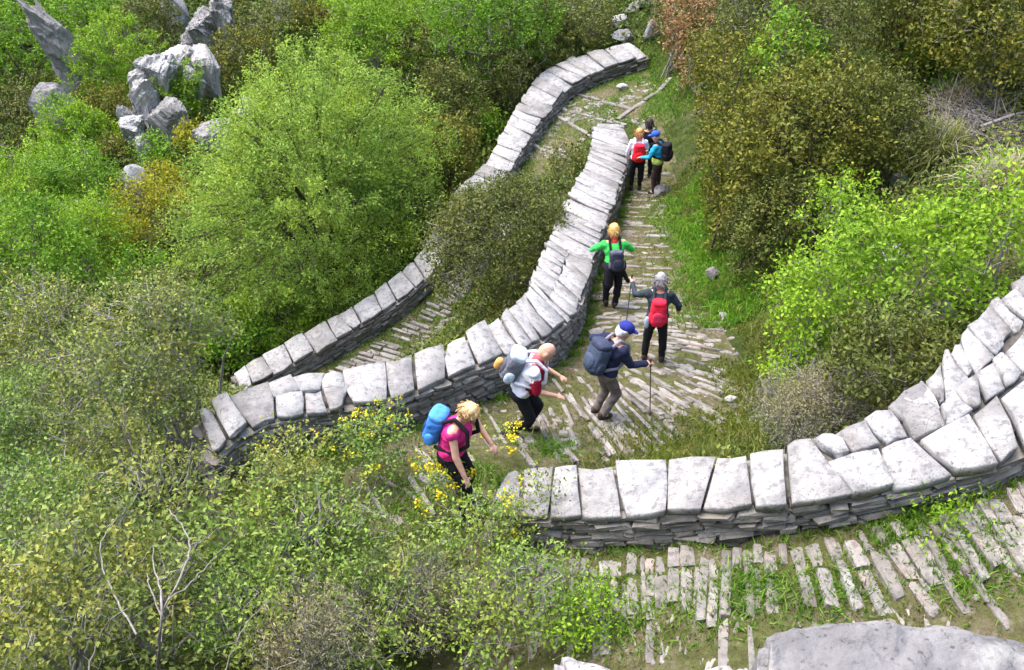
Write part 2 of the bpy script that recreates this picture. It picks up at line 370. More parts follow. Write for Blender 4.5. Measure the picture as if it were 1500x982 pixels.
# ------------------------------------------------------------------ stones
def cap_mesh(name, quad, th, rough=.02, mat=None, bev=.013):
    """irregular slab: quad = four 3D corners (near-left, near-right, far-right, far-left) of its top"""
    quad = [np.array(q) for q in quad]; c = sum(quad) / 4
    ring = []
    for k in range(4):
        a, b = quad[k], quad[(k + 1) % 4]
        ca = (a * .975 + c * .025)
        ring.append(ca + np.r_[rng.normal(0, rough, 2), 0])
        ring.append((a + b) / 2 + np.r_[rng.normal(0, rough * 1.2, 2), 0])
    ring = np.array(ring); zt = rng.normal(0, .014, 8)
    tilt = rng.normal(0, .035, 2)
    ring[:, 2] += zt + (ring[:, :2] - c[:2]) @ tilt
    inn = c + (ring - c) * (1 - bev / np.maximum(np.linalg.norm(ring - c, axis=1, keepdims=True), .06)); inn[:, 2] += .004
    top = ring.copy(); top[:, 2] -= bev * .9
    bot = ring.copy(); bot[:, 2] -= th * (1 + rng.normal(0, .12, 8)); bot[:, :2] = c[:2] + (bot[:, :2] - c[:2]) * .95
    cc = c.copy(); cc[2] += rng.normal(.006, .012) + inn[:, 2].mean() - c[2]
    V = np.vstack([inn, top, bot, cc[None]]) - c; F = []
    for k in range(8):
        l = (k + 1) % 8
        F += [(24, k, l), (k, 8 + k, 8 + l), (k, 8 + l, l), (8 + k, 16 + k, 16 + l), (8 + k, 16 + l, 8 + l)]
    for k in range(1, 7): F.append((16, 16 + k + 1, 16 + k))
    me = mesh_np(name, V, F, mat)
    return me, c
def block_variants(n, mat, name, jit=.07, bev=.14):
    res = []
    for k in range(n):
        bm = bmesh.new(); bmesh.ops.create_cube(bm, size=1)
        bmesh.ops.bevel(bm, geom=bm.edges[:], offset=bev * random.uniform(.6, 1.2), segments=1, affect='EDGES')
        for v in bm.verts: v.co += Vector((random.gauss(0, jit), random.gauss(0, jit), random.gauss(0, jit)))
        bmesh.ops.triangulate(bm, faces=bm.faces[:])
        bmesh.ops.recalc_face_normals(bm, faces=bm.faces[:])
        me = bpy.data.meshes.new(name); bm.to_mesh(me); bm.free(); me.materials.append(mat); res.append(me)
    return res
FACE_V = block_variants(14, M_FACE, "wall_stone", .045, .10)
PAVE_V = block_variants(14, M_PAVE, "paving_stone", .048, .13)
VCO = {}
def tri_data(me):
    if me.name not in VCO:
        v = np.zeros(len(me.vertices) * 3); me.vertices.foreach_get("co", v)
        f = np.zeros(len(me.polygons) * 3, int); me.loops.foreach_get("vertex_index", f); VCO[me.name] = (v.reshape(-1, 3), f.reshape(-1, 3))
    return VCO[me.name]
def basis(tan, up=(0, 0, 1)):
    x = norm(np.array(tan)); y = norm(np.cross(np.array(up), x)); z = np.cross(x, y); return np.stack([x, y, z], 1)
def place(name, me, loc, rot, scale, parent):
    o = bpy.data.objects.new(name, me); scene.collection.objects.link(o); o.parent = parent
    M = Matrix([[*(rot[r] * np.array(scale)), loc[r]] for r in range(3)] + [[0, 0, 0, 1]])
    if parent is not None: M = Matrix.Translation(parent.location).inverted() @ M
    o.matrix_local = M
    return o
class Joined:
    def __init__(s): s.v = []; s.f = []; s.n = 0
    def add(s, me, loc, rot, scale):
        v, f = tri_data(me); s.v.append((v * np.array(scale)) @ rot.T + loc); s.f.append(f + s.n); s.n += len(v)
    def raw(s, v, f): v = np.asarray(v, float); s.v.append(v); s.f.append(np.asarray(f) + s.n); s.n += len(v)
    def obj(s, name, mat, parent, kind=None, smooth=False, local=False):
        if not s.v: return None
        v = np.vstack(s.v)
        if parent is not None and not local: v = v - np.array(parent.location)
        o = mesh_obj(name, mesh_np(name, v, np.vstack(s.f), mat, smooth), parent)
        if kind: o["kind"] = kind
        return o
def build_wall(rb, label, capmat, bands, face_h, face_drop, far_drop, nbudget, th=.13, vis=(0, 1)):
    mid = rb.at(rb.L / 2, .5)
    w = empty("stone_wall", tuple(mid)); tag(w, label, "wall")
    # earth core
    qs = np.linspace(0.02, rb.L - .02, int(rb.L / .25) + 2); V = []; F = []
    for q in qs:
        z = rb.at(q, .5)[2] - th * .8
        a, b = rb.at(q, .16), rb.at(q, .84)
        zb = min(float(H(*a[:2])), float(H(*b[:2])), z) - .25
        V += [(a[0], a[1], zb), (a[0], a[1], z), (b[0], b[1], z), (b[0], b[1], zb)]
    for k in range(len(qs) - 1):
        i = 4 * k
        for e in range(3): F.append((i + e, i + e + 1, i + e + 5, i + e + 4))
    F += [(3, 2, 1, 0), tuple(4 * (len(qs) - 1) + e for e in range(4))]
    mesh_obj("core", mesh_np("core", np.array(V) - mid, F, M_CORE), w)
    # capping, laid band by band
    for s0, s1, wa, wb, lr in bands:
        q = s0 * rb.L; qe = s1 * rb.L; skew = random.gauss(0, .04)
        while q < qe - .06:
            fr = q / rb.L; l = min(random.uniform(*(lr(fr) if callable(lr) else lr)), qe - q)
            if qe - q - l < .14: l = qe - q
            nsk = random.gauss(0, .045)
            w0, w1 = (wa(fr) if callable(wa) else wa), (wb(fr) if callable(wb) else wb)
            gp = .004 + abs(random.gauss(0, .006))
            j = lambda: random.gauss(0, .018)
            e0 = -.02 - abs(random.gauss(0, .03)) if w0 < .01 else j(); e1 = .02 + abs(random.gauss(0, .03)) if w1 > .99 else j()
            u0, u1 = w0 + e0 + .006, w1 + e1 - .006
            A = rb.at(np.clip(q + skew + gp, 0, rb.L), u0); B = rb.at(np.clip(q + l + nsk - gp, 0, rb.L), u0 + j())
            C = rb.at(np.clip(q + l - nsk - gp, 0, rb.L), u1 + j()); D = rb.at(np.clip(q - skew + gp, 0, rb.L), u1)
            dz = random.gauss(0, .016)
            for p in (A, B, C, D): p[2] += dz
            me, c = cap_mesh("capstone", [A, B, C, D], th * random.uniform(.85, 1.3), .012, capmat)
            mesh_obj("capstone", me, w, Vector(c - mid))
            q += l; skew = nsk
    # coursed stones of the face towards the camera side, the 300 that show largest as parts
    cand = []
    ncs = max(3, int(round(face_h / .075)))
    for side, drop in ((0, face_drop), (1, far_drop)):
        for cno in range(200):
            zo = th + .03 + cno * .058
            if zo > (drop if not callable(drop) else 9): break
            qq = random.uniform(-.1, .1)
            while qq < rb.L:
                ln = random.uniform(.14, .42) if cno > 0 else random.uniform(.2, .5); hh = random.uniform(.045, .066)
                qc = qq + ln / 2; qq += ln + .006
                if qc > rb.L or qc < 0: continue
                if callable(drop) and zo > drop(qc / rb.L): continue
                c = rb.at(qc, side); tn = rb.tangent(qc, side); o = rb.out(qc) * (1 if side == 0 else -1)
                z = c[2] - zo - hh / 2 + random.gauss(0, .006)
                if z < float(H(c[0] + o[0] * .12, c[1] + o[1] * .12)) - .12: continue
                loc = c - o * (.11 + random.gauss(0, .016)); loc[2] = z
                r = basis(tn + np.array([0, 0, random.gauss(0, .03)])) @ np.array(Matrix.Rotation(random.gauss(0, .04), 3, 'Z'))
                cand.append((side, -np.dot(loc, loc) ** .5, random.choice(FACE_V), loc, r, (ln, .26, hh * random.uniform(.85, 1.05)), qc / rb.L))
    near = [c for c in cand if c[0] == 0 and vis[0] <= c[6] <= vis[1]]; near.sort(key=lambda c: -c[1])
    keep = set(id(c) for c in near[:nbudget]); J = Joined()
    for c in cand:
        if id(c) in keep: place("stone", c[2], c[3], c[4], c[5], w)
        else: J.add(*c[2:6])
    J.obj("rubble_facing", M_FACE, w, "stuff")
    return w
w1 = build_wall(W1, "thick dry stone wall of big white capping slabs curving in across the lower right", M_CAP,
                [(0, .52, 0, 1, (.28, .5)), (.52, 1, 0, lambda s: .60 - .16 * min(1, (s - .52) * 4), (.30, .52)), (.52, 1, lambda s: .60 - .16 * min(1, (s - .52) * 4), lambda s: 1 if s < .64 else .72, (.18, .34)), (.64, 1, .72, 1, (.13, .27))], .45, 1.0, 1.8, 270, .085)
w2 = build_wall(W2, "long white capped dry stone wall running beside the hikers from the left up to the top bend", M_CAP,
                [(0, .05, 0, 1, (.2, .3)), (.05, .10, 0, .55, (.25, .4)), (.05, .10, .55, 1, (.2, .35)), (.10, .36, 0, 1, (.30, .56)), (.36, .50, 0, .52, (.28, .5)), (.36, .50, .52, 1, (.22, .42)), (.50, 1, 0, 1, (.22, .42))], .65, 1.05, 2.2, 295, .075)
w3 = build_wall(W3, "narrower low grey stone wall on the outer edge of the farther path, partly behind the dark bush", M_CAP, [(0, 1, 0, 1, (.30, .6))], .5, .85, 2.0, 240, .08)

# capping blocks of the parapet the picture is taken from
def slab_poly(name, pts, z, th, mat, sub=5, seed=1):
    """large near block: outline given as photograph rays at height z, built as a solid with worn edges"""
    q = np.array([P(u, v, z) for u, v in pts]); c = q.mean(0)
    bm = bmesh.new(); vs = [bm.verts.new(Vector(p - c)) for p in q]; f = bm.faces.new(vs)
    if f.normal.z < 0: f.normal_flip()
    ex = bmesh.ops.extrude_face_region(bm, geom=[f]); 
    for v in [e for e in ex["geom"] if isinstance(e, bmesh.types.BMVert)]: v.co.z -= th
    bmesh.ops.recalc_face_normals(bm, faces=bm.faces[:])
    bmesh.ops.bevel(bm, geom=bm.edges[:], offset=.03, segments=2, affect='EDGES')
    bmesh.ops.triangulate(bm, faces=bm.faces[:])
    for _ in range(sub): bmesh.ops.subdivide_edges(bm, edges=[e for e in bm.edges if e.calc_length() > .03], cuts=1); bmesh.ops.triangulate(bm, faces=bm.faces[:])
    co = np.array([v.co[:] for v in bm.verts])
    for v, p in zip(bm.verts, co):
        w = np.array(p) * 3 + seed
        v.co.z += .05 * float(fbm(w[0], w[1], seed)) + .03 * float(fbm(w[0] * 4, w[1] * 4, seed + 3)) - .02 * max(0, .12 - abs(float(fbm(w[0] * 1.7 + 9, w[1] * 1.7, seed + 8)))) / .12
        v.co.x += .02 * float(fbm(w[1] * 2, w[2] * 2, seed + 5)); v.co.y += .035 * float(fbm(w[0] * 1.6, w[2] * 2, seed + 6))
    me = bpy.data.meshes.new(name); bm.to_mesh(me); bm.free(); me.materials.append(mat)
    for p in me.polygons: p.use_smooth = True
    return me, c
base0 = P(1200, 975, -2.35)
w0 = empty("parapet_wall", tuple(base0)); tag(w0, "rough pale limestone parapet blocks in the bottom right corner, closest of all the walls", "wall")
for k, (pts, z, th) in enumerate([([(1112, 925), (1150, 905), (1230, 899), (1310, 893), (1370, 905), (1520, 930), (1700, 960), (1760, 1150), (1400, 1180), (1120, 1120)], -2.3, .3),
                                  ([(985, 982), (1040, 966), (1085, 962), (1106, 975), (1112, 1120), (960, 1120)], -2.45, .25),
                                  ([(808, 950), (845, 953), (895, 968), (925, 988), (960, 1100), (840, 1110)], -2.75, .25)]):
    me, c = slab_poly("capstone", pts, z, th, M_CAPF, 5, k + 2)
    mesh_obj("capstone", me, w0, Vector(c - base0))
# rubble that carries those blocks
J = Joined()
for k in range(150):
    u = random.uniform(780, 1700); x = (u - 750) / 1440 * 2.9
    y = random.uniform(1.15, 1.45); z = -2.75 - random.uniform(0, 1.6) - (.35 if u < 960 else 0)
    J.add(random.choice(FACE_V), np.array([x, y + .1 * (z + 2.7), z]), basis((1, random.gauss(0, .1), 0)), (random.uniform(.2, .4), .3, random.uniform(.08, .14)))
J.obj("rubble_facing", M_FACE, w0, "stuff")

# ------------------------------------------------------------------ paving
def pave(parent, J, c, tan, ln, wd, ht, proud, part=True):
    z = float(H(c[0], c[1]))
    tz = (float(H(c[0] + tan[0] * .3, c[1] + tan[1] * .3)) - float(H(c[0] - tan[0] * .3, c[1] - tan[1] * .3))) / .6
    r = basis((tan[0], tan[1], tz + random.gauss(0, .02))) @ np.array(Matrix.Rotation(random.gauss(0, .05), 3, 'X'))
    loc = np.array([c[0], c[1], z + proud - ht / 2]); me = random.choice(PAVE_V)
    if part: place("paving_stone", me, loc, r, (ln, wd, ht), parent)
    else: J.add(me, loc, r, (ln, wd, ht))
def xy(u, v): q = hit(u, v); return q[:2]
# leg A: slabs set across the path, in two uneven ranks below the near wall
JA = Joined(); q = .05; na = 0
while q < W1.L - .05:
    wd = random.uniform(.06, .135); qq = q + wd / 2; q += wd + random.uniform(.0, .008)
    c0 = W1.at(min(qq, W1.L), 0); o = W1.out(qq); o2 = norm(np.r_[o[:2] + .13 * np.array([o[1], -o[0]]) * random.gauss(0, 1) * .2, 0])
    s = qq / W1.L
    off = .10 + max(0, random.gauss(.06, .05)) - .05 * s
    rank1 = random.uniform(.16, .30)
    if random.random() < .95: pave(PATH_A, JA, (c0 + o2 * (off + rank1 / 2))[:2], o2, rank1, wd, .14, random.uniform(.025, .055)); na += 1
    off += rank1 + .02
    l2 = random.uniform(.34, .5)
    if random.random() < .97: pave(PATH_A, JA, (c0 + o2 * (off + l2 / 2))[:2], o2, l2, wd, .14, random.uniform(.03, .065)); na += 1
    if random.random() < .30:
        l3 = random.uniform(.35, .7); pave(PATH_A, JA, (c0 + o2 * (off + l2 + .03 + l3 / 2))[:2], o2, l3, wd * .9, .12, random.uniform(.02, .045), na < 295); na += 1
    if random.random() < .3:
        o3 = off + l2 + random.uniform(.1, .9); pave(PATH_A, JA, (c0 + o2 * o3)[:2], o2, random.uniform(.12, .5), wd * .8, .1, random.uniform(.01, .04), na < 290); na += 1
# leg B: long riser stones fanning round the bend, then straight stair edges up to the top bend
JB = Joined(); nb = 0
LINES = [((590, 640), (640, 700)), ((706, 590), (745, 655)), ((752, 640), (785, 690)), ((801, 620), (822, 680)), ((780, 600), (800, 650)), ((811, 560), (905, 680)), ((835, 580), (875, 650)), ((850, 555), (950, 668)), ((862, 590), (890, 640)), ((870, 630), (905, 672)),
         ((905, 585), (985, 668)), ((890, 610), (930, 660)), ((918, 572), (990, 630)), ((950, 600), (1040, 665)), ((926, 558), (1035, 615)), ((960, 575), (1060, 640)), ((950, 540), (1060, 590)), ((985, 560), (1075, 610)),
         ((965, 528), (1075, 565)), ((990, 545), (1060, 572)), ((955, 506), (1065, 525)), ((880, 540), (925, 570)), ((905, 520), (960, 545)), ((900, 497), (1050, 510)), ((985, 518), (1050, 530)),
         ((560, 700), (620, 745)), ((520, 740), (600, 775)), ((610, 660), (665, 720)), ((640, 640), (700, 700)), ((535, 720), (570, 770)), ((600, 700), (640, 760))]
LINES += [((880, 487), (1010, 490)), ((872, 455), (1000, 460)), ((876, 470), (985, 474)), ((880, 432), (985, 437)), ((884, 412), (985, 416)), ((888, 394), (985, 398)), ((893, 376), (985, 380)), ((897, 360), (983, 364)), ((903, 345), (982, 348)),
          ((907, 331), (978, 334)), ((910, 318), (975, 320)), ((913, 306), (972, 309)), ((915, 294), (968, 296)), ((918, 284), (965, 286)), ((922, 262), (962, 264)), ((924, 248), (962, 250)), ((925, 236), (960, 238))]
def between(p, q, f=.5): return tuple(tuple(p[k][i] * (1 - f) + q[k][i] * f for i in (0, 1)) for k in (0, 1))
fan = sorted(LINES[2:25], key=lambda l: math.atan2(l[1][1] - l[0][1], l[1][0] - l[0][0]))
LINES += [between(fan[k], fan[k + 1]) for k in range(0, len(fan) - 1)] + [((700, 610), (730, 680)), ((770, 575), (800, 640)), ((905, 478), (1060, 488)), ((870, 443), (1000, 446)), ((880, 421), (985, 426)), ((990, 500), (1085, 520)), ((1000, 475), (1060, 480))]
for a, b in LINES:
    A, B = xy(*a), xy(*b); L = np.linalg.norm(B - A); t = (B - A) / L; s = 0
    while s < L - .05:
        ln = min(random.uniform(.22, .75), L - s)
        c = A + t * (s + ln / 2) + np.array([-t[1], t[0]]) * random.gauss(0, .02)
        if random.random() < .9: pave(PATH_B, JB, c, t, ln, random.uniform(.045, .08), .14, random.uniform(.025, .055), nb < 296); nb += 1
        s += ln + .02
    # flat cobbles behind each riser
    nrm = np.array([-t[1], t[0]]) * (1 if np.dot(np.array([-t[1], t[0]]), np.array([0.3, 1])) > 0 else -1)
    for _ in range(int(L * (11 if a[1] < 500 else 3))):
        c = A + t * random.uniform(0, L) + nrm * random.uniform(.08, .34)
        pave(PATH_B, JB, c, t * np.array([1, 1]) + np.random.default_rng(nb).normal(0, .1, 2), random.uniform(.12, .3), random.uniform(.07, .14), .1, random.uniform(.0, .035), nb < 290 and random.random() < .3); nb += 1
# leg C
JC = Joined(); nc = 0
Cl, Cr = np.array(C_l), np.array(C_r)
cl_d = np.r_[0, np.cumsum(np.linalg.norm(np.diff((Cl + Cr) / 2, axis=0), axis=1))]
def cat(q, w):
    a = np.array([np.interp(q, cl_d, Cl[:, i]) for i in range(3)]); b = np.array([np.interp(q, cl_d, Cr[:, i]) for i in range(3)]); return a * (1 - w) + b * w
q = cl_d[-1] * .45
while q < cl_d[-1] - .1:
    a, b = cat(q, .15)[:2], cat(q, 1.0)[:2]; t = norm(b - a); wdt = np.linalg.norm(b - a)
    s = random.uniform(.02, .2)
    while s < wdt - .1:
        ln = random.uniform(.25, .7); 
        if random.random() < .9: pave(PATH_C, JC, a + t * (s + ln / 2), t, ln, random.uniform(.07, .13), .13, random.uniform(.035, .08), nc < 270); nc += 1
        s += ln + .03
    q += random.uniform(.10, .15)
for a, b in [((790, 178), (872, 203)), ((815, 155), (905, 183)), ((905, 178), (960, 140)), ((845, 140), (905, 158)), ((770, 210), (840, 232))]:
    A, B = xy(*a), xy(*b); L = np.linalg.norm(B - A); t = (B - A) / L; s = 0
    while s < L:
        ln = random.uniform(.5, .9); pave(PATH_C, JC, A + t * (s + ln / 2), t, ln, .13, .16, random.uniform(.05, .09)); s += ln + .02
for _ in range(900):
    u, v = random.uniform(770, 960), random.uniform(120, 235); c = xy(u, v); i, j = cell(c[0], c[1])
    if pathm[i, j] == 3 and vnoise(c[0:1] * 1.1, c[1:2] * 1.1, 5)[0] > .42:
        pave(PATH_C, JC, c, np.random.default_rng(nc).normal(0, 1, 2), random.uniform(.08, .26), random.uniform(.07, .16), .1, random.uniform(.0, .04), False); nc += 1
for _ in range(1500):
    q = random.uniform(0, W1.L); c0 = W1.at(q, 0); o = W1.out(q); c = (c0 + o * random.uniform(.08, 1.9))[:2]
    if fbm(c[0:1] * 1.5, c[1:2] * 1.5, 31)[0] > -.06: pave(PATH_A, JA, c, o * [1, 1, 0] + np.r_[np.random.default_rng(_).normal(0, .25, 2), 0], random.uniform(.05, .2), random.uniform(.03, .08), .08, random.uniform(-.01, .02), False)
for _ in range(1000):
    c = xy(random.uniform(720, 1080), random.uniform(440, 680)); i, jj = cell(c[0], c[1])
    if pathm[i, jj] == 2 and fbm(c[0:1] * 1.5, c[1:2] * 1.5, 32)[0] > -.04: pave(PATH_B, JB, c, np.array([.55, -.8]) + np.random.default_rng(_).normal(0, .3, 2), random.uniform(.06, .22), random.uniform(.03, .08), .08, random.uniform(-.01, .02), False)
JA.obj("cobbles", M_PAVE, PATH_A, "stuff"); JB.obj("cobbles", M_PAVE, PATH_B, "stuff"); JC.obj("cobbles", M_PAVE, PATH_C, "stuff")
# ------------------------------------------------------------------ plants
nogo = (pathm > 0) | blk
for _ in range(1):
    q = np.pad(nogo, 1); nogo = q[1:-1, 1:-1] | q[:-2, 1:-1] | q[2:, 1:-1] | q[1:-1, :-2] | q[1:-1, 2:]
def rsphere(n, lo=-1.0):
    z = rng.uniform(lo, 1, n); a = rng.uniform(0, 2 * math.pi, n); r = np.sqrt(1 - z * z)
    return np.stack([r * np.cos(a), r * np.sin(a), z], 1)
def leaf_tris(p, tan, nor, size, asp):
    """each leaf: two triangles folded along the midrib"""
    b = norm(np.cross(nor, tan)); nor = np.cross(tan, b); s = size[:, None]
    base = p; tip = p + tan * s - nor * s * .12
    l = p + tan * s * .48 + b * s * asp * .5 + nor * s * .10
    r = p + tan * s * .48 - b * s * asp * .5 + nor * s * .10
    V = np.stack([base, r, tip, l], 1).reshape(-1, 3); k = 4 * np.arange(len(p))[:, None]
    return V, np.concatenate([k + np.array([[0, 1, 2]]), k + np.array([[0, 2, 3]])], 0)
def tube(pts, rad, sides=5):
    pts = np.array(pts, float); n = len(pts); V = []; F = []
    for k in range(n):
        d = norm(pts[min(k + 1, n - 1)] - pts[max(k - 1, 0)]); a = norm(np.cross(d, [.31, .83, .45])); b = np.cross(d, a)
        for s in range(sides):
            t = 2 * math.pi * s / sides; V.append(pts[k] + (a * math.cos(t) + b * math.sin(t)) * rad[k])
    for k in range(n - 1):
        for s in range(sides):
            i, j = k * sides + s, k * sides + (s + 1) % sides
            F += [(i, j, j + sides), (i, j + sides, i + sides)]
    return np.array(V), np.array(F)
def twigs_np(p0, p1, r):                       # many thin three-sided twigs at once
    n = len(p0); d = norm(p1 - p0); a = norm(np.cross(d, np.array([[.31, .83, .45]]))); b = np.cross(d, a)
    V = []
    for q, k in ((p0, 1.0), (p1, .45)):
        for s in range(3):
            t = 2 * math.pi * s / 3; V.append(q + (a * math.cos(t) + b * math.sin(t)) * r[:, None] * k)
    V = np.stack(V, 1).reshape(-1, 3); k = 6 * np.arange(n)[:, None]; F = []
    for s in range(3):
        i, j = s, (s + 1) % 3; F += [k + np.array([[i, j, j + 3]]), k + np.array([[i, j + 3, i + 3]])]
    return V, np.concatenate(F, 0)
def crown(rx, rz, N, ls, per=26, sl=.35, up=.25, shell=.45, lob=.32, bottom=-.55, asp=.55, spread=.2, nl=9, flat=.5, gap=0.0, clear=None):
    ns = max(6, N // per); d = rsphere(ns, bottom)
    ld = rsphere(nl, -.4); la = rng.uniform(-lob, lob, nl)
    r = 1 + (la[None] * np.exp(5 * (d @ ld.T - 1))).sum(1)
    if gap:                                   # leave holes in the crown
        gd = rsphere(5, -.2); keep = np.all(d @ gd.T < 1 - gap * rng.uniform(.5, 1.2, 5)[None], 1); d, r = d[keep], r[keep]; ns = len(d)
    rad = shell + (1 - shell) * rng.uniform(0, 1, ns) ** .6
    pos = d * (rad * r)[:, None] * np.array([rx, rx, rz])
    if clear is not None:                     # nothing hangs over the path or the walls
        i, j = cell(pos[:, 0] + clear[0], pos[:, 1] + clear[1]); keep = ~nogo[i, j]; d, r, rad, pos = d[keep], r[keep], rad[keep], pos[keep]; ns = len(d)
    ax = norm(d * (1 - up) + np.array([0, 0, up]) + .45 * rng.normal(0, 1, (ns, 3)))
    L = sl * rng.uniform(.6, 1.3, ns)
    k = np.repeat(np.arange(ns), per); m = len(k); t = rng.uniform(-.5, .5, m)
    p = pos[k] + ax[k] * (t * L[k])[:, None] + rng.normal(0, 1, (m, 3)) * (spread * L[k] * (1.05 - .8 * np.abs(t)))[:, None]
    tan = norm(ax[k] * .5 + rng.normal(0, .6, (m, 3)))
    nor = norm(np.array([0, 0, flat]) + d[k] * .5 + rng.normal(0, .5, (m, 3)))
    V, F = leaf_tris(p, tan, nor, ls * rng.uniform(.6, 1.35, m), asp)
    return V, F, pos, ax, L
STY = {}
def style(key, mat, ls, lai, **kw): STY[key] = (mat, ls, lai, kw)
BARK_G = bark_material("grey_bark", (.13, .115, .10), (.34, .31, .28))
BARK_P = bark_material("pale_bare_twig", (.12, .11, .10), (.30, .28, .26))
BARK_S = bark_material("weathered_grey_twig", (.17, .155, .14), (.40, .37, .34))
BARK_D = bark_material("dark_bark", (.045, .035, .028), (.13, .105, .085))
lm = leaf_material
style('feather', lm("fresh_feathery_leaf", (.11, .215, .012), (.21, .37, .022), (.35, .52, .06), .42), .085, 4.6, per=40, sl=.55, up=.35, spread=.16, lob=.38, nl=14, asp=.42, shell=.35)
style('bigtree', lm('pale_feathery_leaf', (.15, .265, .035), (.275, .425, .055), (.44, .58, .12), .45), .08, 4.2, per=40, sl=.55, up=.3, spread=.15, lob=.36, nl=18, asp=.40, shell=.4)
style('lime', lm("young_lime_leaf", (.11, .22, .012), (.22, .39, .02), (.38, .55, .06), .42), .062, 3.8, per=22, sl=.34, up=.45, spread=.26, lob=.4, asp=.6, shell=.35)
style('dark', lm("dark_evergreen_leaf", (.04, .056, .011), (.09, .115, .02), (.175, .20, .042), .2, tip=(.17, .17, .03), tipamt=.5), .06, 4.2, per=24, sl=.28, up=.5, spread=.28, asp=.5)
style('ochre', lm("olive_ochre_oak_leaf", (.055, .072, .011), (.118, .138, .018), (.23, .235, .032), .25, tip=(.23, .205, .025), tipamt=.5), .075, 4.2, per=26, sl=.32, up=.5, spread=.3)
style('mid', lm("mid_green_leaf", (.07, .165, .012), (.145, .30, .02), (.26, .43, .04), .38), .09, 4.2, per=26, sl=.4, up=.4, spread=.3)
style('yellowish', lm("yellow_green_leaf", (.14, .17, .01), (.27, .28, .015), (.42, .40, .03), .35), .08, 3.6, per=22, sl=.35, up=.5, spread=.3)
style('olive', lm("dull_olive_leaf", (.07, .09, .02), (.13, .155, .035), (.23, .25, .07), .25), .08, 3.6, per=24, sl=.36, up=.45, spread=.3)
style('scrub', lm("small_scrub_leaf", (.09, .135, .03), (.18, .245, .05), (.34, .40, .10), .3, tip=(.42, .36, .06), tipamt=.55), .045, 1.9, per=18, sl=.26, up=.55, spread=.3, shell=.3, lob=.35, bottom=-.3)
style('scrubo', lm('gold_tinted_scrub_leaf', (.10, .145, .03), (.19, .245, .05), (.35, .37, .09), .3, tip=(.40, .28, .07), tipamt=.22), .05, 1.8, per=16, sl=.26, up=.55, spread=.3, shell=.3, lob=.35, bottom=-.3)
style('scrubg', lm("green_scrub_leaf", (.08, .14, .025), (.16, .26, .045), (.30, .42, .09), .3, tip=(.36, .36, .06), tipamt=.35), .045, 2.0, per=18, sl=.25, up=.55, spread=.3, shell=.3, bottom=-.3)
style('heath', lm("grey_green_heath_leaf", (.13, .135, .075), (.23, .23, .13), (.36, .36, .22), .2), .035, 2.2, per=26, sl=.34, up=.6, spread=.12, asp=.25, shell=.2, bottom=-.1)
style('rust', lm("dry_rusty_leaf", (.16, .085, .03), (.28, .165, .07), (.42, .29, .14), .25), .07, 3.2, per=24, sl=.3, up=.4, spread=.3)
FLOWER = lm("yellow_petal", (.50, .38, .005), (.66, .54, .012), (.75, .68, .06), .25)
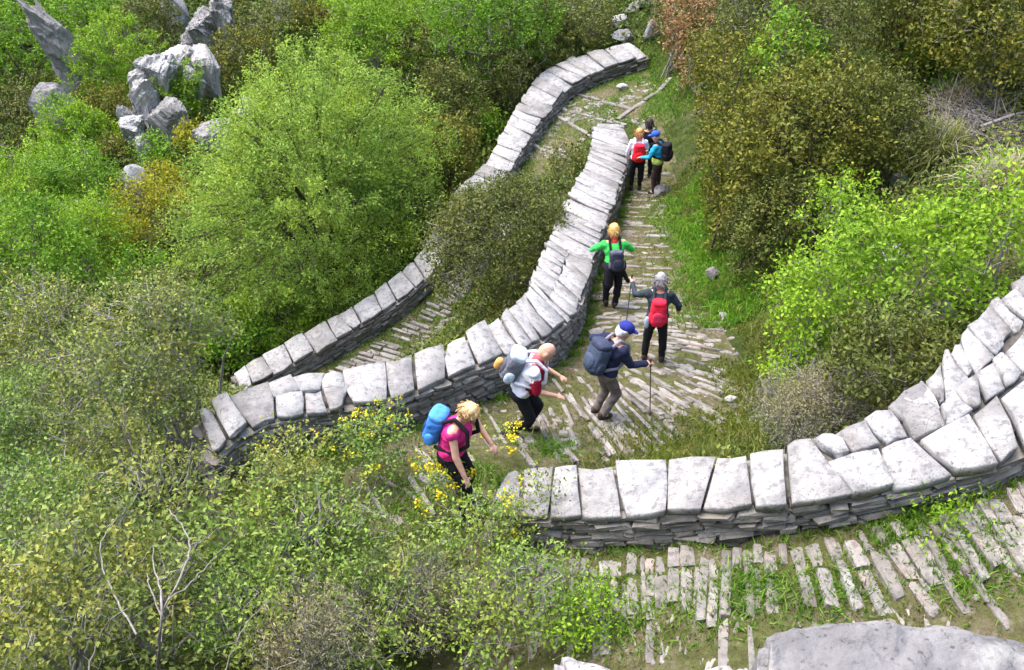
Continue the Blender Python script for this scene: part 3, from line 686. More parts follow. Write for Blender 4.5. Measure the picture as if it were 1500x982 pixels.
def plant(name, label, cat, u, v, hc, rx, rz, sty, group=None, trunk=.04, twig=.35, lai=1.0, bark=None, ls=1.0, limbs=7, gap=0.0, flowers=0, foot=None, over=False, **more):
    mat, lsz, la, kw = STY[sty]; kw = dict(kw); kw.update(more)
    if foot:                                  # root given: the crown stands above it
        b = ground(*foot); d_ = ray(u, v); c = d_ * (b[1] / d_[1]); c[0] = b[0] * .5 + c[0] * .5; gz = float(b[2]); c = np.array([c[0], b[1], c[2]])
    else:
        c = hit(u, v, hc)
    gz = float(H(c[0], c[1])); t = np.linalg.norm(c)
    lsz = max(lsz * ls, t * .0028)            # far crowns are read as small clumps
    N = int(la * lai * math.pi * rx * rz / (.42 * lsz * lsz) * (.55 / kw.get('asp', .55)))
    off = np.array([0, 0, c[2] - gz])
    Vc, Fc, pos, ax, L = crown(rx, rz, N, lsz, gap=gap, clear=c if c[1] > 8.5 and not over else None, **kw)
    o = empty(name, (c[0], c[1], gz)); tag(o, label, cat, group)
    mesh_obj("crown", mesh_np("crown", Vc + off, Fc, mat), o)
    bk = bark or (BARK_S if sty[:5] == 'scrub' else BARK_G)
    J = Joined()
    tops = pos[rng.choice(len(pos), min(limbs, len(pos)), replace=False)] + off
    fork = np.array([rng.normal(0, .06 * rx), rng.normal(0, .06 * rx), max(.12, off[2] - rz * .75)])
    if name == "tree":
        v_, f_ = tube([(0, 0, -.3), fork * .5 + [.04, .02, 0], fork], [trunk * 1.25, trunk, trunk * .85], 7); J.raw(v_, f_)
    for tp in (tops if name == "tree" or not nogo[cell(c[0], c[1])] else tops[:0]):
        s = fork if name == "tree" else np.array([rng.normal(0, .06), rng.normal(0, .06), -.1])
        m1 = s + (tp - s) * .4 + rng.normal(0, .07 * rx, 3); m2 = s + (tp - s) * .75 + rng.normal(0, .06 * rx, 3)
        v_, f_ = tube([s, m1, m2, tp], [trunk * .7, trunk * .5, trunk * .32, trunk * .12], 5); J.raw(v_, f_)
    J.obj("trunk" if name == "tree" else "stems", bk, o, local=True)
    if twig > 0:
        sel = rng.uniform(size=len(pos)) < twig; q = pos[sel] + off; a = ax[sel]; l = L[sel][:, None]
        mid = q - a * l * .55; inner = mid + (off - mid) * .22 + rng.normal(0, .05, mid.shape)
        r = np.full(len(q), max(.0035, t * .00035))
        v1, f1 = twigs_np(mid, q + a * l * .5, r); v2, f2 = twigs_np(inner, mid, r * 1.6)
        mesh_obj("twigs", mesh_np("twigs", np.vstack([v1, v2]), np.vstack([f1, f2 + len(v1)]), bk), o)["kind"] = "stuff"
    if flowers:
        k = rng.choice(len(pos), flowers); k = k[pos[k, 2] > -.2 * rz] if len(k) else k
        q = np.repeat(pos[k] + off + ax[k] * L[k][:, None] * .6, 7, 0); q = q + rng.normal(0, .022, q.shape)
        fv, ff = leaf_tris(q, norm(rng.normal(0, 1, q.shape)), norm(rng.normal(0, .5, q.shape) + [0, 0, 1]), np.full(len(q), .030), .9)
        mesh_obj("flower_heads", mesh_np("flower_heads", fv, ff, FLOWER), o)["kind"] = "stuff"
    return o
T = "tree"; S = "shrub"
PLANTS = [
 # big tree and the bushes round the middle
 (T, "large feathery bright green tree beyond the far wall, dominating the left centre", "tree", 462, 288, 4.0, 3.5, 3.85, 'bigtree', None, dict(trunk=.13, twig=.35, limbs=16, lai=1.25, foot=(490, 428), bottom=-.75, bark=BARK_D)),
 (S, "dense dark olive bush filling the gap between the two long walls", "bush", 738, 355, 1.55, 1.55, 1.6, 'dark', None, dict(lai=1.25, over=True)),
 (S, "dark bush covering the broken stretch of the far wall, left of the dense olive bush", "bush", 684, 345, 1.1, .62, 1.0, 'dark', None, dict(over=True, lai=1.2)),
 (S, "small olive bush just left of the top end of the middle wall", "bush", 822, 240, .5, .75, .55, 'olive', None, {}),
 # right bank
 (S, "lime green leafy bush right of the hiker with the red pack", "bush", 1180, 445, 1.0, .85, 1.0, 'lime', None, dict(gap=.05)),
 (S, "lime green bush in the middle of the bright thicket on the right bank", "bush", 1330, 390, 1.1, .95, .95, 'lime', None, dict(gap=.05)),
 (S, "lime green bush at the right edge above the end of the near wall", "bush", 1475, 355, 1.0, .85, .8, 'lime', None, dict(gap=.05)),
 (S, "small lime sapling reaching above the bright thicket beside the grass tussock", "bush", 1235, 310, .9, .55, .6, 'lime', None, dict(lai=.7)),
 (S, "low lime green growth at the foot of the thicket next to the fan of steps", "bush", 1140, 540, .5, .5, .55, 'lime', None, {}),
 (S, "round dark green bush tucked behind the near wall under the lime thicket", "bush", 1310, 530, .7, .72, .68, 'dark', None, {}),
 (S, "greyish dry low bush behind the near wall at the edge of the steps", "bush", 1170, 612, .35, .62, .4, 'heath', None, dict(twig=.8, bark=BARK_P)),
 (S, "grey twiggy heath between the dark bush and the near wall", "bush", 1245, 588, .3, .5, .38, 'heath', None, dict(twig=.9, bark=BARK_P)),
 (S, "clump of bright green weeds under the right end of the near wall", "weeds", 1395, 750, .08, .26, .13, 'feather', None, dict(twig=0, ls=.55)),
 # upper right slope
 (S, "low vivid green weeds on the verge right of the green jacket hiker", "weeds", 1000, 345, .2, .45, .28, 'mid', None, dict(twig=0)),
 (S, "vivid green weeds at the edge of the stairs under the dark olive scrub", "weeds", 985, 315, .15, .4, .25, 'feather', None, dict(twig=0)),
 (S, "bushy dark growth overhanging the verge beside the vivid weeds", "oak scrub", 1025, 330, .6, .75, .7, 'ochre', None, dict(bark=BARK_D)),
 (S, "olive scrub at the edge of the top stairs right of the cyan jacket hiker", "oak scrub", 1015, 240, .8, .9, .85, 'ochre', None, dict(bark=BARK_D)),
 (S, "low dark shrub between the dark scrub hollow and the lime thicket's left end", "bush", 1090, 365, .5, .7, .6, 'dark', None, dict(bark=BARK_D)),
 (S, "olive and ochre oak scrub right of the three hikers at the top bend", "oak scrub", 1065, 165, 1.4, 1.6, 1.6, 'ochre', None, dict(bark=BARK_D)),
 (S, "golden olive oak scrub in the centre of the upper right slope", "oak scrub", 1175, 215, 1.5, 1.5, 1.5, 'ochre', None, dict(bark=BARK_D)),
 (S, "dark olive scrub hanging over the steps right of the green jacket hiker", "oak scrub", 1060, 285, 1.2, 1.1, 1.25, 'ochre', None, dict(bark=BARK_D, lai=.9)),
 (S, "dark scrub in the hollow above the lime sapling", "oak scrub", 1150, 315, .9, .9, .8, 'dark', None, dict(bark=BARK_D)),
 (S, "deep green scrub with bare limbs near the upper edge, right of the rusty bush", "oak scrub", 1130, 55, 1.6, 1.6, 1.5, 'dark', None, dict(bark=BARK_G, gap=.08)),
 (S, "fresh green shrub growing through the scrub at the upper edge", "bush", 1165, 90, 2.4, .8, .8, 'mid', None, dict(gap=.05)),
 (S, "shadowy dark scrub at the upper edge with gaps between its limbs", "oak scrub", 1275, 50, 1.6, 1.7, 1.5, 'dark', None, dict(bark=BARK_D, gap=.1)),
 (S, "olive scrub at the upper edge two bushes in from the top right corner", "oak scrub", 1370, 25, 1.5, 1.4, 1.2, 'ochre', None, dict(bark=BARK_D)),
 (S, "yellow olive scrub in the top right corner", "oak scrub", 1465, 35, 1.5, 1.3, 1.2, 'ochre', None, {}),
 (S, "dark scrub left of the dry grass tussock", "oak scrub", 1265, 185, 1.2, 1.1, 1.0, 'dark', None, dict(bark=BARK_D)),
 (S, "low fresh green shrub above the dry grass tussock", "bush", 1375, 100, .6, .95, .55, 'mid', None, {}),
 (S, "dull green bush at the right edge above the dead brushwood", "bush", 1475, 105, .6, .9, .6, 'olive', None, {}),
 (S, "rusty brown dry bush at the upper edge right of the far wall end", "bush", 1005, 35, .9, 1.35, 1.1, 'rust', None, dict(lai=.9)),
 (S, "smaller rust tinted bush behind the three hikers at the top bend", "bush", 985, 110, .7, .75, .7, 'rust', None, dict(lai=.8)),
 (S, "ochre green bush between the rusty bush and the oak scrub", "bush", 1030, 95, .9, .9, .9, 'ochre', None, {}),
 # top centre, beyond the far wall
 (T, "rounded vivid green tree at the upper edge above the feathery tree", "tree", 548, 48, 3.0, 2.0, 1.7, 'feather', None, dict(trunk=.1, lai=1.1)),
 (T, "bright green tree at the upper edge between the vivid round tree and the far wall", "tree", 720, 25, 3.0, 2.2, 1.7, 'mid', None, dict(trunk=.1)),
 (S, "dark green bush right of the vivid round tree", "bush", 640, 85, 1.6, 1.5, 1.4, 'dark', None, {}),
 (S, "brown olive bush left of the far wall, right of the feathery tree", "bush", 655, 165, 1.6, 1.25, 1.7, 'dark', None, dict(bark=BARK_D)),
 (S, "tall olive bush between the feathery tree and the broken stretch of the far wall", "bush", 655, 235, 1.4, .9, 1.4, 'ochre', None, dict(bark=BARK_D)),
 (S, "grey green bush outside the curve of the far wall", "bush", 760, 110, 1.2, 1.4, 1.2, 'dark', None, {}),
 (S, "mossy green bush at the upper edge just left of the far wall end", "bush", 850, 35, 1.2, 1.3, 1.0, 'olive', None, {}),
 (S, "dusky green bush behind the curve of the far wall at the upper edge", "bush", 800, 60, 1.4, 1.3, 1.1, 'dark', None, {}),
 (S, "low fresh green growth along the outside of the far wall", "bush", 712, 190, .5, .6, .8, 'mid', None, {}),
 (S, "soft green bush on the slope above the dark bush by the far wall", "bush", 690, 130, 1.0, 1.0, .8, 'mid', None, {}),
 # far left slope
 (T, "dark green tree in the top left corner left of the leaning crag", "tree", 22, 85, 3, 2.6, 2.6, 'mid', None, {}),
 (T, "deep green tree right of the leaning crag at the upper edge", "tree", 140, 25, 3, 2.6, 2.2, 'mid', None, {}),
 (T, "fresh green tree halfway between the leaning crag and the white cliff", "tree", 165, 105, 2.6, 1.9, 2.2, 'feather', None, {}),
 (T, "olive tree at the upper edge left of the white cliff", "tree", 215, 50, 2.6, 1.8, 2.4, 'olive', None, {}),
 (S, "dark bush under the leaning crag at the left edge", "bush", 30, 190, 1.6, 2.2, 1.7, 'dark', None, {}),
 (T, "bright tree at the left edge, level with the small white boulder", "tree", 35, 290, 2.2, 1.6, 1.5, 'feather', None, {}),
 (T, "bright green tree left of the small white boulder", "tree", 118, 275, 2.2, 1.4, 1.4, 'mid', None, {}),
 (T, "yellow green tree below the leaning crag", "tree", 115, 195, 2.2, 1.6, 1.6, 'feather', None, {}),
 (S, "brown olive bush directly left of the white cliff", "bush", 165, 180, 1.5, 1.2, 1.7, 'ochre', None, dict(bark=BARK_D)),
 (S, "vivid green shrub growing out of the white cliff", "bush", 262, 140, 2.0, .9, 1.2, 'feather', None, {}),
 (S, "olive gold bush right of the small white boulder", "bush", 222, 318, 1.9, 1.1, 1.2, 'yellowish', None, {}),
 (S, "dark bush at the left foot of the feathery tree", "bush", 245, 375, 1.0, 1.0, 1.1, 'dark', None, dict(bark=BARK_D)),
 (S, "pale green bush just above the small white boulder", "bush", 232, 228, 1.1, .9, .8, 'mid', None, {}),
 (S, "gold tinted bush between the white cliff and the feathery tree", "bush", 285, 205, 1.0, .8, .8, 'yellowish', None, {}),
 (S, "yellowish scrub right of the white cliff top", "bush", 350, 95, 1.6, 1.5, 1.4, 'ochre', None, {}),
 (S, "dark shaggy bush above the white cliff, right of the upper crag", "bush", 340, 45, 1.6, 1.3, 1.4, 'dark', None, {}),
 (S, "brownish bush at the upper edge above the feathery tree", "bush", 410, 40, 1.6, 1.6, 1.3, 'olive', None, {}),
 (S, "green gold bush at the upper edge left of the vivid round tree", "bush", 465, 30, 1.6, 1.5, 1.2, 'ochre', None, {}),
 (T, "light green tree at the left edge below the others, above the twiggy scrub", "tree", 40, 375, 2.0, 1.6, 1.4, 'mid', None, {}),
 (T, "fresh green tree with a loose crown left of the olive gold bush", "tree", 120, 345, 1.8, 1.2, 1.2, 'feather', None, {}),
 (S, "green shrub at the lower left edge of the feathery tree", "bush", 200, 415, .9, 1.1, .8, 'mid', None, {}),
 (S, "small dark green shrub under the feathery tree, at the foot of the far wall", "bush", 330, 490, .8, 1.0, .9, 'mid', None, {}),
 (S, "dark olive bush with bare patches between the olive gold bush and the feathery tree", "bush", 268, 335, 1.2, .95, 1.2, 'ochre', None, dict(bark=BARK_D, gap=.06)),
 (S, "second gold tinted bush directly above the twiggy scrub, left of the dark bush", "bush", 185, 365, 1.2, .9, .8, 'yellowish', None, {}),
 (S, "gold bush right beside the small white boulder", "bush", 245, 275, 1.6, .9, .9, 'yellowish', None, {}),
 (S, "reddish brown bush spilling over the slope right of the top bend", "bush", 978, 75, .8, .95, .8, 'rust', None, dict(lai=.8)),
 (S, "low reddish dry growth right of the white stone in the top bend", "bush", 970, 155, .25, .6, .35, 'rust', None, dict(lai=.6, twig=.6)),
 (S, "dull olive shrub under the feathery tree's lower left edge, above the far wall's end", "bush", 270, 430, .9, 1.0, .9, 'olive', None, {}),
 (S, "leafy green shrub just outside the far wall under the feathery tree", "bush", 400, 470, .8, 1.1, .9, 'feather', None, {}),
 (S, "brown tinted bush above the olive gold bush on the far left slope", "bush", 165, 235, 1.0, .8, .9, 'ochre', None, {}),
 (S, "rounded lime bush at the left edge below the shadowed grey boulder", "bush", 75, 240, 1.5, 1.2, 1.1, 'lime', None, {}),
 (S, "small yellow bush left of the white cliff's foot", "bush", 150, 150, 1.4, .9, .8, 'yellowish', None, {}),
 (S, "grey green bush between the shadowed boulder and the white cliff", "bush", 130, 145, 1.2, 1.0, 1.0, 'olive', None, {}),
 (S, "dark dense bush in the top left corner, left of the crag's foot", "bush", 40, 130, 1.6, 1.6, 1.4, 'dark', None, {}),
 (S, "dark dense bush right of the leaning crag's foot", "bush", 130, 90, 1.6, 1.3, 1.5, 'dark', None, {}),
 (T, "dark green tree at the upper edge right behind the leaning crag", "tree", 100, 5, 3, 2.8, 2.4, 'mid', None, {}),
 (T, "dark tree in the very corner at the top left", "tree", 10, 15, 3, 2.8, 2.6, 'mid', None, {}),
 (S, "dark bush at the right edge of the feathery tree's crown, high up", "bush", 615, 250, 1.1, 1.0, 1.1, 'dark', None, {}),
 (S, "dark bush in the shade right of the feathery tree's trunk", "bush", 600, 330, .8, 1.0, 1.0, 'dark', None, {}),
 # twiggy scrub at the left
 (S, "twiggy olive scrub on the left edge, topmost of the grey twigged scrub", "scrub", 70, 480, 1.5, 1.1, .95, 'scrub', None, dict(twig=.9)),
 (S, "twiggy scrub right below the green shrub and left of the far wall's end", "scrub", 240, 490, 1.9, .95, .9, 'scrub', None, dict(twig=.9)),
 (S, "spreading grey twigged scrub left of the end of the middle wall", "scrub", 180, 590, 1.5, .95, .8, 'scrub', None, dict(twig=1)),
 (S, "dense small leaved scrub on the left edge, level with the end of the middle wall", "scrub", 30, 620, 1.3, .85, .75, 'scrubg', None, dict(twig=.8)),
 (S, "sparse scrub touching the left end of the middle wall", "scrub", 262, 590, 1.2, .45, .55, 'scrub', None, dict(twig=1, lai=.8)),
 # foreground scrub
 (S, "shaggy green scrub on the left edge below the others", "scrub", 60, 760, 1.0, .75, .65, 'scrubg', None, dict(twig=.8)),
 (S, "leafy scrub below the end of the middle wall, behind the bare grey branches", "scrub", 235, 745, .9, .7, .6, 'scrubo', None, dict(twig=1)),
 (S, "gold speckled scrub under the face of the middle wall", "scrub", 415, 725, .7, .6, .5, 'scrubo', None, dict(twig=.7)),
 (S, "green scrub left of the paved hairpin", "scrub", 450, 810, .7, .62, .55, 'scrubg', None, dict(twig=.7)),
 (S, "twiggy scrub below the left end of the near wall", "scrub", 690, 800, .55, .55, .48, 'scrubg', None, dict(twig=.9)),
 (S, "straggly scrub beside the ranks of paving, under the near wall", "scrub", 790, 865, .5, .45, .42, 'scrubg', None, dict(twig=.9)),
 (S, "orange tinged scrub in the bottom left corner", "scrub", 50, 905, .9, .65, .6, 'scrubo', None, dict(twig=.8)),
 (S, "dense scrub at the bottom edge behind the forked grey branch", "scrub", 210, 900, .7, .6, .55, 'scrub', None, dict(twig=1)),
 (S, "green leafy scrub at the bottom edge right of the forked branch", "scrub", 370, 905, .7, .6, .5, 'scrubg', None, dict(twig=.7)),
 (S, "low scrub at the bottom edge left of the parapet blocks", "scrub", 530, 920, .6, .6, .5, 'scrubg', None, dict(twig=.8)),
 (S, "small leaved scrub in the middle of the lower slope", "scrub", 585, 850, .55, .5, .45, 'scrub', None, dict(twig=1)),
 (S, "fresh green scrub directly above the smallest parapet block", "scrub", 700, 920, .5, .5, .42, 'scrubg', None, dict(twig=.6)),
 (S, "bright low plant at the edge of the lowest path, beside the parapet", "scrub", 850, 905, .25, .35, .25, 'lime', None, dict(twig=.3, ls=.6)),
 (S, "larger leaved bright scrub between the forked branch and the hairpin", "scrub", 330, 800, .9, .55, .5, 'scrubg', None, dict(twig=.6, ls=1.35)),
 (S, "larger leaved olive scrub left of the forked branch", "scrub", 130, 820, 1.0, .6, .55, 'scrub', None, dict(twig=.9, ls=1.25)),
 (S, "fine grey twigged scrub at the bottom edge, between two green scrubs", "scrub", 460, 950, .6, .5, .42, 'heath', None, dict(twig=1, bark=BARK_S)),
 (S, "grey green wispy scrub right of the fine twigged one, below the hairpin", "scrub", 620, 890, .5, .5, .4, 'heath', None, dict(twig=1, bark=BARK_S)),
 # flowering plants
 (S, "yellow flowering bush left of the bending hiker, below the middle wall", "flowering bush", 545, 655, .45, .55, .45, 'scrubg', None, dict(flowers=34, twig=.4)),
 (S, "brightest yellow flowering bush, in front of the bending hiker's legs", "flowering bush", 655, 712, .45, .34, .32, 'scrubg', None, dict(flowers=75, twig=.4)),
 (S, "small yellow flowers right of the bending hiker", "flowering bush", 738, 645, .35, .17, .2, 'scrubg', None, dict(flowers=26, twig=.6, lai=.6)),
 (S, "yellow speckled bush at the foot of the middle wall's face", "flowering bush", 440, 680, .5, .5, .38, 'scrub', None, dict(flowers=8, twig=.5)),
 (S, "thin yellow flowering sprig in front of the near wall's face", "flowering bush", 880, 775, .3, .13, .2, 'scrubg', None, dict(flowers=9, twig=.8, lai=.6)),
 (S, "thin leafy sprays rising in front of the left end of the near wall", "flowering bush", 790, 730, .75, .3, .32, 'scrub', None, dict(flowers=5, twig=1, lai=.42)),
 (S, "grey green bush spotted with yellow, below the left end of the near wall", "flowering bush", 745, 775, .4, .3, .3, 'scrubg', None, dict(flowers=14, twig=.8)),
]
for nm, lab, ct, u, v, hc, rx, rz, sty, grp, kw in PLANTS:
    plant(nm, lab, ct, u, v, hc, rx, rz, sty, grp, **kw)

# bare forked branches of the foreground shrub
def bare_shrub(label, lines, hc):
    b = ground(*lines[0][0][:2]); o = empty("bare_shrub", tuple(b)); tag(o, label, "bush")
    for pts, r0, r1 in [(l[:-2], l[-2], l[-1]) for l in lines]:
        q = np.array([hit(p[0], p[1], p[2] if len(p) > 2 else hc) for p in pts]) - b
        d = np.r_[0, np.cumsum(np.linalg.norm(np.diff(q, axis=0), axis=1))]; s = np.linspace(0, d[-1], len(q) * 3)
        q2 = np.stack([np.interp(s, d, q[:, k]) for k in range(3)], 1)
        for _ in range(2): q2[1:-1] = q2[1:-1] * .5 + (q2[:-2] + q2[2:]) * .25
        q2[1:-1] += rng.normal(0, .006, q2[1:-1].shape)
        v_, f_ = tube(q2, np.linspace(r0, r1, len(q2)) * .58, 6)
        mesh_obj("branch", mesh_np("branch", v_, f_, BARK_P, True), o)
    return o
bare_shrub("bare forked pale grey branches standing out of the scrub at the bottom left", [
    [(230, 990, .3), (233, 940, .8), (238, 900, 1.1), (236, 865, 1.25), .022, .016], [(238, 895, 1.1), (258, 858, 1.3), (276, 822, 1.45), (277, 790, 1.5), (262, 762, 1.5), (245, 745, 1.5), .016, .007],
    [(236, 865, 1.25), (225, 830, 1.35), (224, 800, 1.4), .014, .005], [(232, 850, 1.3), (262, 838, 1.4), (277, 815, 1.45), .01, .006], [(277, 800, 1.45), (300, 790, 1.5), (320, 775, 1.5), .008, .004],
    [(245, 880, 1.2), (275, 860, 1.3), (305, 825, 1.4), (335, 795, 1.5), .012, .005], [(200, 930, 1.0), (170, 880, 1.2), (152, 840, 1.3), (143, 795, 1.4), (165, 768, 1.45), (185, 745, 1.5), .014, .007],
    [(185, 745, 1.5), (208, 720, 1.5), (240, 702, 1.5), .007, .004], [(207, 718, 1.5), (200, 695, 1.5), (183, 678, 1.5), .007, .003], [(130, 985, .6), (145, 930, .9), (165, 905, 1.1), (190, 890, 1.2), .012, .006],
    [(238, 905, 1.05), (222, 870, 1.2), (215, 840, 1.3), .012, .005], [(330, 985, .5), (345, 940, .8), (370, 900, 1.0), (395, 880, 1.1), .01, .004]], 1.3)
bare_shrub("bare grey branches running through the dark gap at the left edge", [
    [(10, 850, .5), (45, 810, .8), (80, 765, 1.0), (115, 730, 1.1), (150, 695, 1.15), (178, 682, 1.2), .02, .009], [(60, 790, .85), (75, 755, 1.0), (100, 735, 1.1), .012, .007], [(95, 670, 1.2), (98, 640, 1.3), (88, 610, 1.4), .012, .005],
    [(35, 480, 1.6), (36, 450, 1.8), (30, 425, 1.9), .012, .006], [(180, 700, 1.1), (150, 720, 1.1), (130, 760, 1.0), .01, .005]], 1.0)
bare_shrub("thin bare twigs over the lower slope below the yellow flowers", [
    [(400, 850, .4), (415, 820, .7), (440, 785, .8), (470, 765, .9), .009, .004], [(560, 810, .5), (600, 790, .7), (630, 783, .8), .008, .004], [(700, 930, .3), (710, 880, .6), (725, 850, .7), (755, 830, .8), .009, .004],
    [(700, 870, .5), (680, 845, .7), (655, 835, .7), .007, .003], [(490, 900, .5), (500, 850, .7), (520, 820, .8), .008, .004], [(440, 955, .5), (465, 955, .7), (492, 956, .7), .008, .006]], .7)

# ------------------------------------------------------------------ grass, undergrowth (nobody could count them)
def grass_obj(name, label, pts, hgt_, wid, mat, lean=.35):
    n = len(pts); d = norm(np.stack([rng.normal(0, lean, n), rng.normal(0, lean, n), np.ones(n)], 1)); a = rng.uniform(0, 2 * math.pi, n)
    b = np.stack([np.cos(a), np.sin(a), 0 * a], 1) * (wid * rng.uniform(.6, 1.3, n))[:, None]; h = (hgt_ * rng.uniform(.5, 1.4, n))[:, None]
    m = pts + d * h * .55; tip = pts + d * h + np.stack([rng.normal(0, .25, n), rng.normal(0, .25, n), -.12 * np.ones(n)], 1) * h
    V = np.stack([pts - b, pts + b, m + b * .7, m - b * .7, tip], 1).reshape(-1, 3); k = 5 * np.arange(n)[:, None]
    F = np.concatenate([k + np.array([[0, 1, 2]]), k + np.array([[0, 2, 3]]), k + np.array([[3, 2, 4]])], 0)
    o = mesh_obj(name, mesh_np(name, V, F, mat)); tag(o, label, "grass", None, "stuff"); return o
G_SHORT = lm("short_grass_blade", (.06, .085, .012), (.11, .15, .02), (.20, .24, .045), .3, tip=(.22, .18, .06), tipamt=.5, patch=1.6)
G_LUSH = lm("lush_grass_blade", (.06, .14, .013), (.11, .23, .022), (.20, .34, .045), .35, tip=(.20, .22, .06), tipamt=.35, patch=1.5)
G_VERGE = lm('verge_grass_blade', (.06, .17, .012), (.11, .27, .02), (.20, .38, .035), .35, tip=(.20, .22, .05), tipamt=.5, patch=1.2)
G_DRY = lm("dry_grass_blade", (.24, .22, .11), (.36, .33, .18), (.50, .46, .30), .3)
def scatter(n, x0, x1, y0, y1):
    p = np.stack([rng.uniform(x0, x1, n), rng.uniform(y0, y1, n)], 1); return p
wall_cells = blk.copy()
def zed(p): return np.c_[p, H(p[:, 0], p[:, 1])]
def cells_of(p): i, j = cell(p[:, 0], p[:, 1]); return i, j
dilp = pathm.copy()
for _ in range(3):
    q = np.pad(dilp, 1); dilp = np.maximum.reduce([q[1:-1, 1:-1], q[:-2, 1:-1], q[2:, 1:-1], q[1:-1, :-2], q[1:-1, 2:]])
p = scatter(330000, -6, 6.5, 3, 32); i, j = cells_of(p)
dens = fbm(p[:, 0] * 1.3, p[:, 1] * 1.3, 21) + .22 * (pathm[i, j] == 0) + .10 + .10 * (dilp[i, j] != pathm[i, j])
p = p[(dilp[i, j] > 0) & ~wall_cells[i, j] & (rng.uniform(size=len(p)) < np.clip(dens * 2.4, .04, 1)) & (rng.uniform(size=len(p)) < np.clip(10 / p[:, 1], .25, 1))]
grass_obj("grass", "short mossy grass growing between the paving of the stepped path", zed(p), np.where(fbm(p[:, 0] * .9, p[:, 1] * .9, 4) > .05, .085, .05), .008, G_SHORT, .6)
vp = np.array([b_[:2] for b_ in B_r])
k = rng.integers(len(vp) // 2, len(vp), 26000); p = vp[k] + np.c_[rng.normal(.25, .38, len(k)), rng.normal(0, .35, len(k))]
i, j = cells_of(p); p = p[~wall_cells[i, j] & (fbm(p[:, 0] * 1.4, p[:, 1] * 1.4, 41) > -.13) & (p[:, 1] > 12.6) & (p[:, 1] < 19)]
grass_obj("verge_grass", "lush vivid green grass on the verge right of the stairs", zed(p), .17 * rng.uniform(.4, 1.3, len(p)), .010, G_VERGE, .6)
k = rng.integers(6, len(vp), 30000); p = vp[k] + np.c_[rng.normal(.15, .45, len(k)), rng.normal(0, .4, len(k))]
i, j = cells_of(p); p = p[~wall_cells[i, j] & (fbm(p[:, 0] * 1.2, p[:, 1] * 1.2, 43) > -.05)]
grass_obj("rough_grass", "rough olive grass along the right edge of the stepped path", zed(p), .11 * rng.uniform(.4, 1.5, len(p)), .009, G_SHORT, .7)
k = rng.integers(0, len(C_l), 9000); f_ = rng.uniform(.35, 1.2, 9000)[:, None]; p = (np.array(C_l)[k % len(C_l)] * (1 - f_) + np.array(C_r)[k % len(C_r)] * f_)[:, :2] + rng.normal(0, .3, (9000, 2))
p = np.vstack([p, ground(965, 150)[:2] + rng.normal(0, .9, (7000, 2)), ground(930, 110)[:2] + rng.normal(0, .6, (3000, 2))])
i, j = cells_of(p); p = p[~wall_cells[i, j] & (fbm(p[:, 0] * .9, p[:, 1] * .9, 44) > -.04)]
grass_obj("bend_grass", "mixed grass around the top bend and along the farther path", zed(p), .12 * rng.uniform(.4, 1.5, len(p)), .012, G_LUSH, .7)
def along(f, n, sx): 
    f = np.array(f)[:, :2]; k = rng.integers(0, len(f), n); return f[k] + rng.normal(0, sx, (n, 2))
p = np.vstack([along(wall_base(W3, 'far', 1, .9), 14000, .5), along(wall_base(W3, 'near', 1, .25), 4000, .12), along(wall_base(W2, 'near', 1, .14), 6000, .07), along(wall_base(W1, 'near', 1, .08), 900, .04)])
for u_, v_, n_, r_ in ((1325, 768, 500, .10), (1060, 885, 900, .22), (1215, 878, 900, .22), (1450, 810, 700, .2), (950, 905, 1100, .25), (1150, 760, 300, .08), (1400, 850, 600, .2), (1100, 860, 500, .15), (1300, 800, 300, .10), (870, 870, 500, .2), (640, 760, 600, .3), (560, 740, 600, .3), (700, 700, 500, .2), (810, 660, 500, .15)):
    c_ = ground(u_, v_)[:2]; p = np.vstack([p, c_ + rng.normal(0, r_, (n_, 2))])
i, j = cells_of(p); p = p[~wall_cells[i, j]]
grass_obj("wall_foot_grass", "green grass tufts along the foot of the dry stone walls", zed(p), np.full(len(p), .11), .009, G_LUSH, .5)
def under(name, label, n, x0, x1, y0, y1, size, mat, hmax, keep=None):
    p = scatter(n, x0, x1, y0, y1); i, j = cells_of(p); ok = (dilp[i, j] == 0) & ~wall_cells[i, j]
    if keep is not None: ok &= keep(p)
    ok &= rng.uniform(size=len(p)) < np.clip(14 / p[:, 1], .2, 1) if y0 < 10 else ok
    p = zed(p[ok]); hmax = hmax * np.clip((p[:, 1] - 8) / 22, .3, 1) if y0 > 10 else hmax; p[:, 2] += rng.uniform(0, 1, len(p)) ** 1.5 * hmax * (.4 + 1.2 * vnoise(p[:, 0] * .9, p[:, 1] * .9, 2))
    V, F = leaf_tris(p, norm(rng.normal(0, 1, (len(p), 3)) + [0, 0, .4]), norm(rng.normal(0, .6, (len(p), 3)) + [0, 0, 1]), np.maximum(size, np.linalg.norm(p, axis=1) * .0042) * rng.uniform(.6, 1.4, len(p)), .55)
    o = mesh_obj(name, mesh_np(name, V, F, mat)); tag(o, label, "undergrowth", None, "stuff")
U_NEAR = lm("undergrowth_leaf", (.06, .085, .02), (.13, .17, .035), (.25, .29, .07), .3, tip=(.24, .17, .08), tipamt=.5)
U_FAR = lm("hillside_undergrowth_leaf", (.03, .06, .010), (.07, .12, .016), (.14, .205, .03), .3, tip=(.14, .125, .03), tipamt=.6, patch=.25)
under("undergrowth", "low leafy undergrowth covering the near slopes between the bushes", 150000, -9, 14, 3, 20, .06, U_NEAR, .35)
under("hillside_undergrowth", "leafy undergrowth and low scrub covering the far slope", 420000, -34, 14, 13, 66, .06, U_FAR, 1.0)
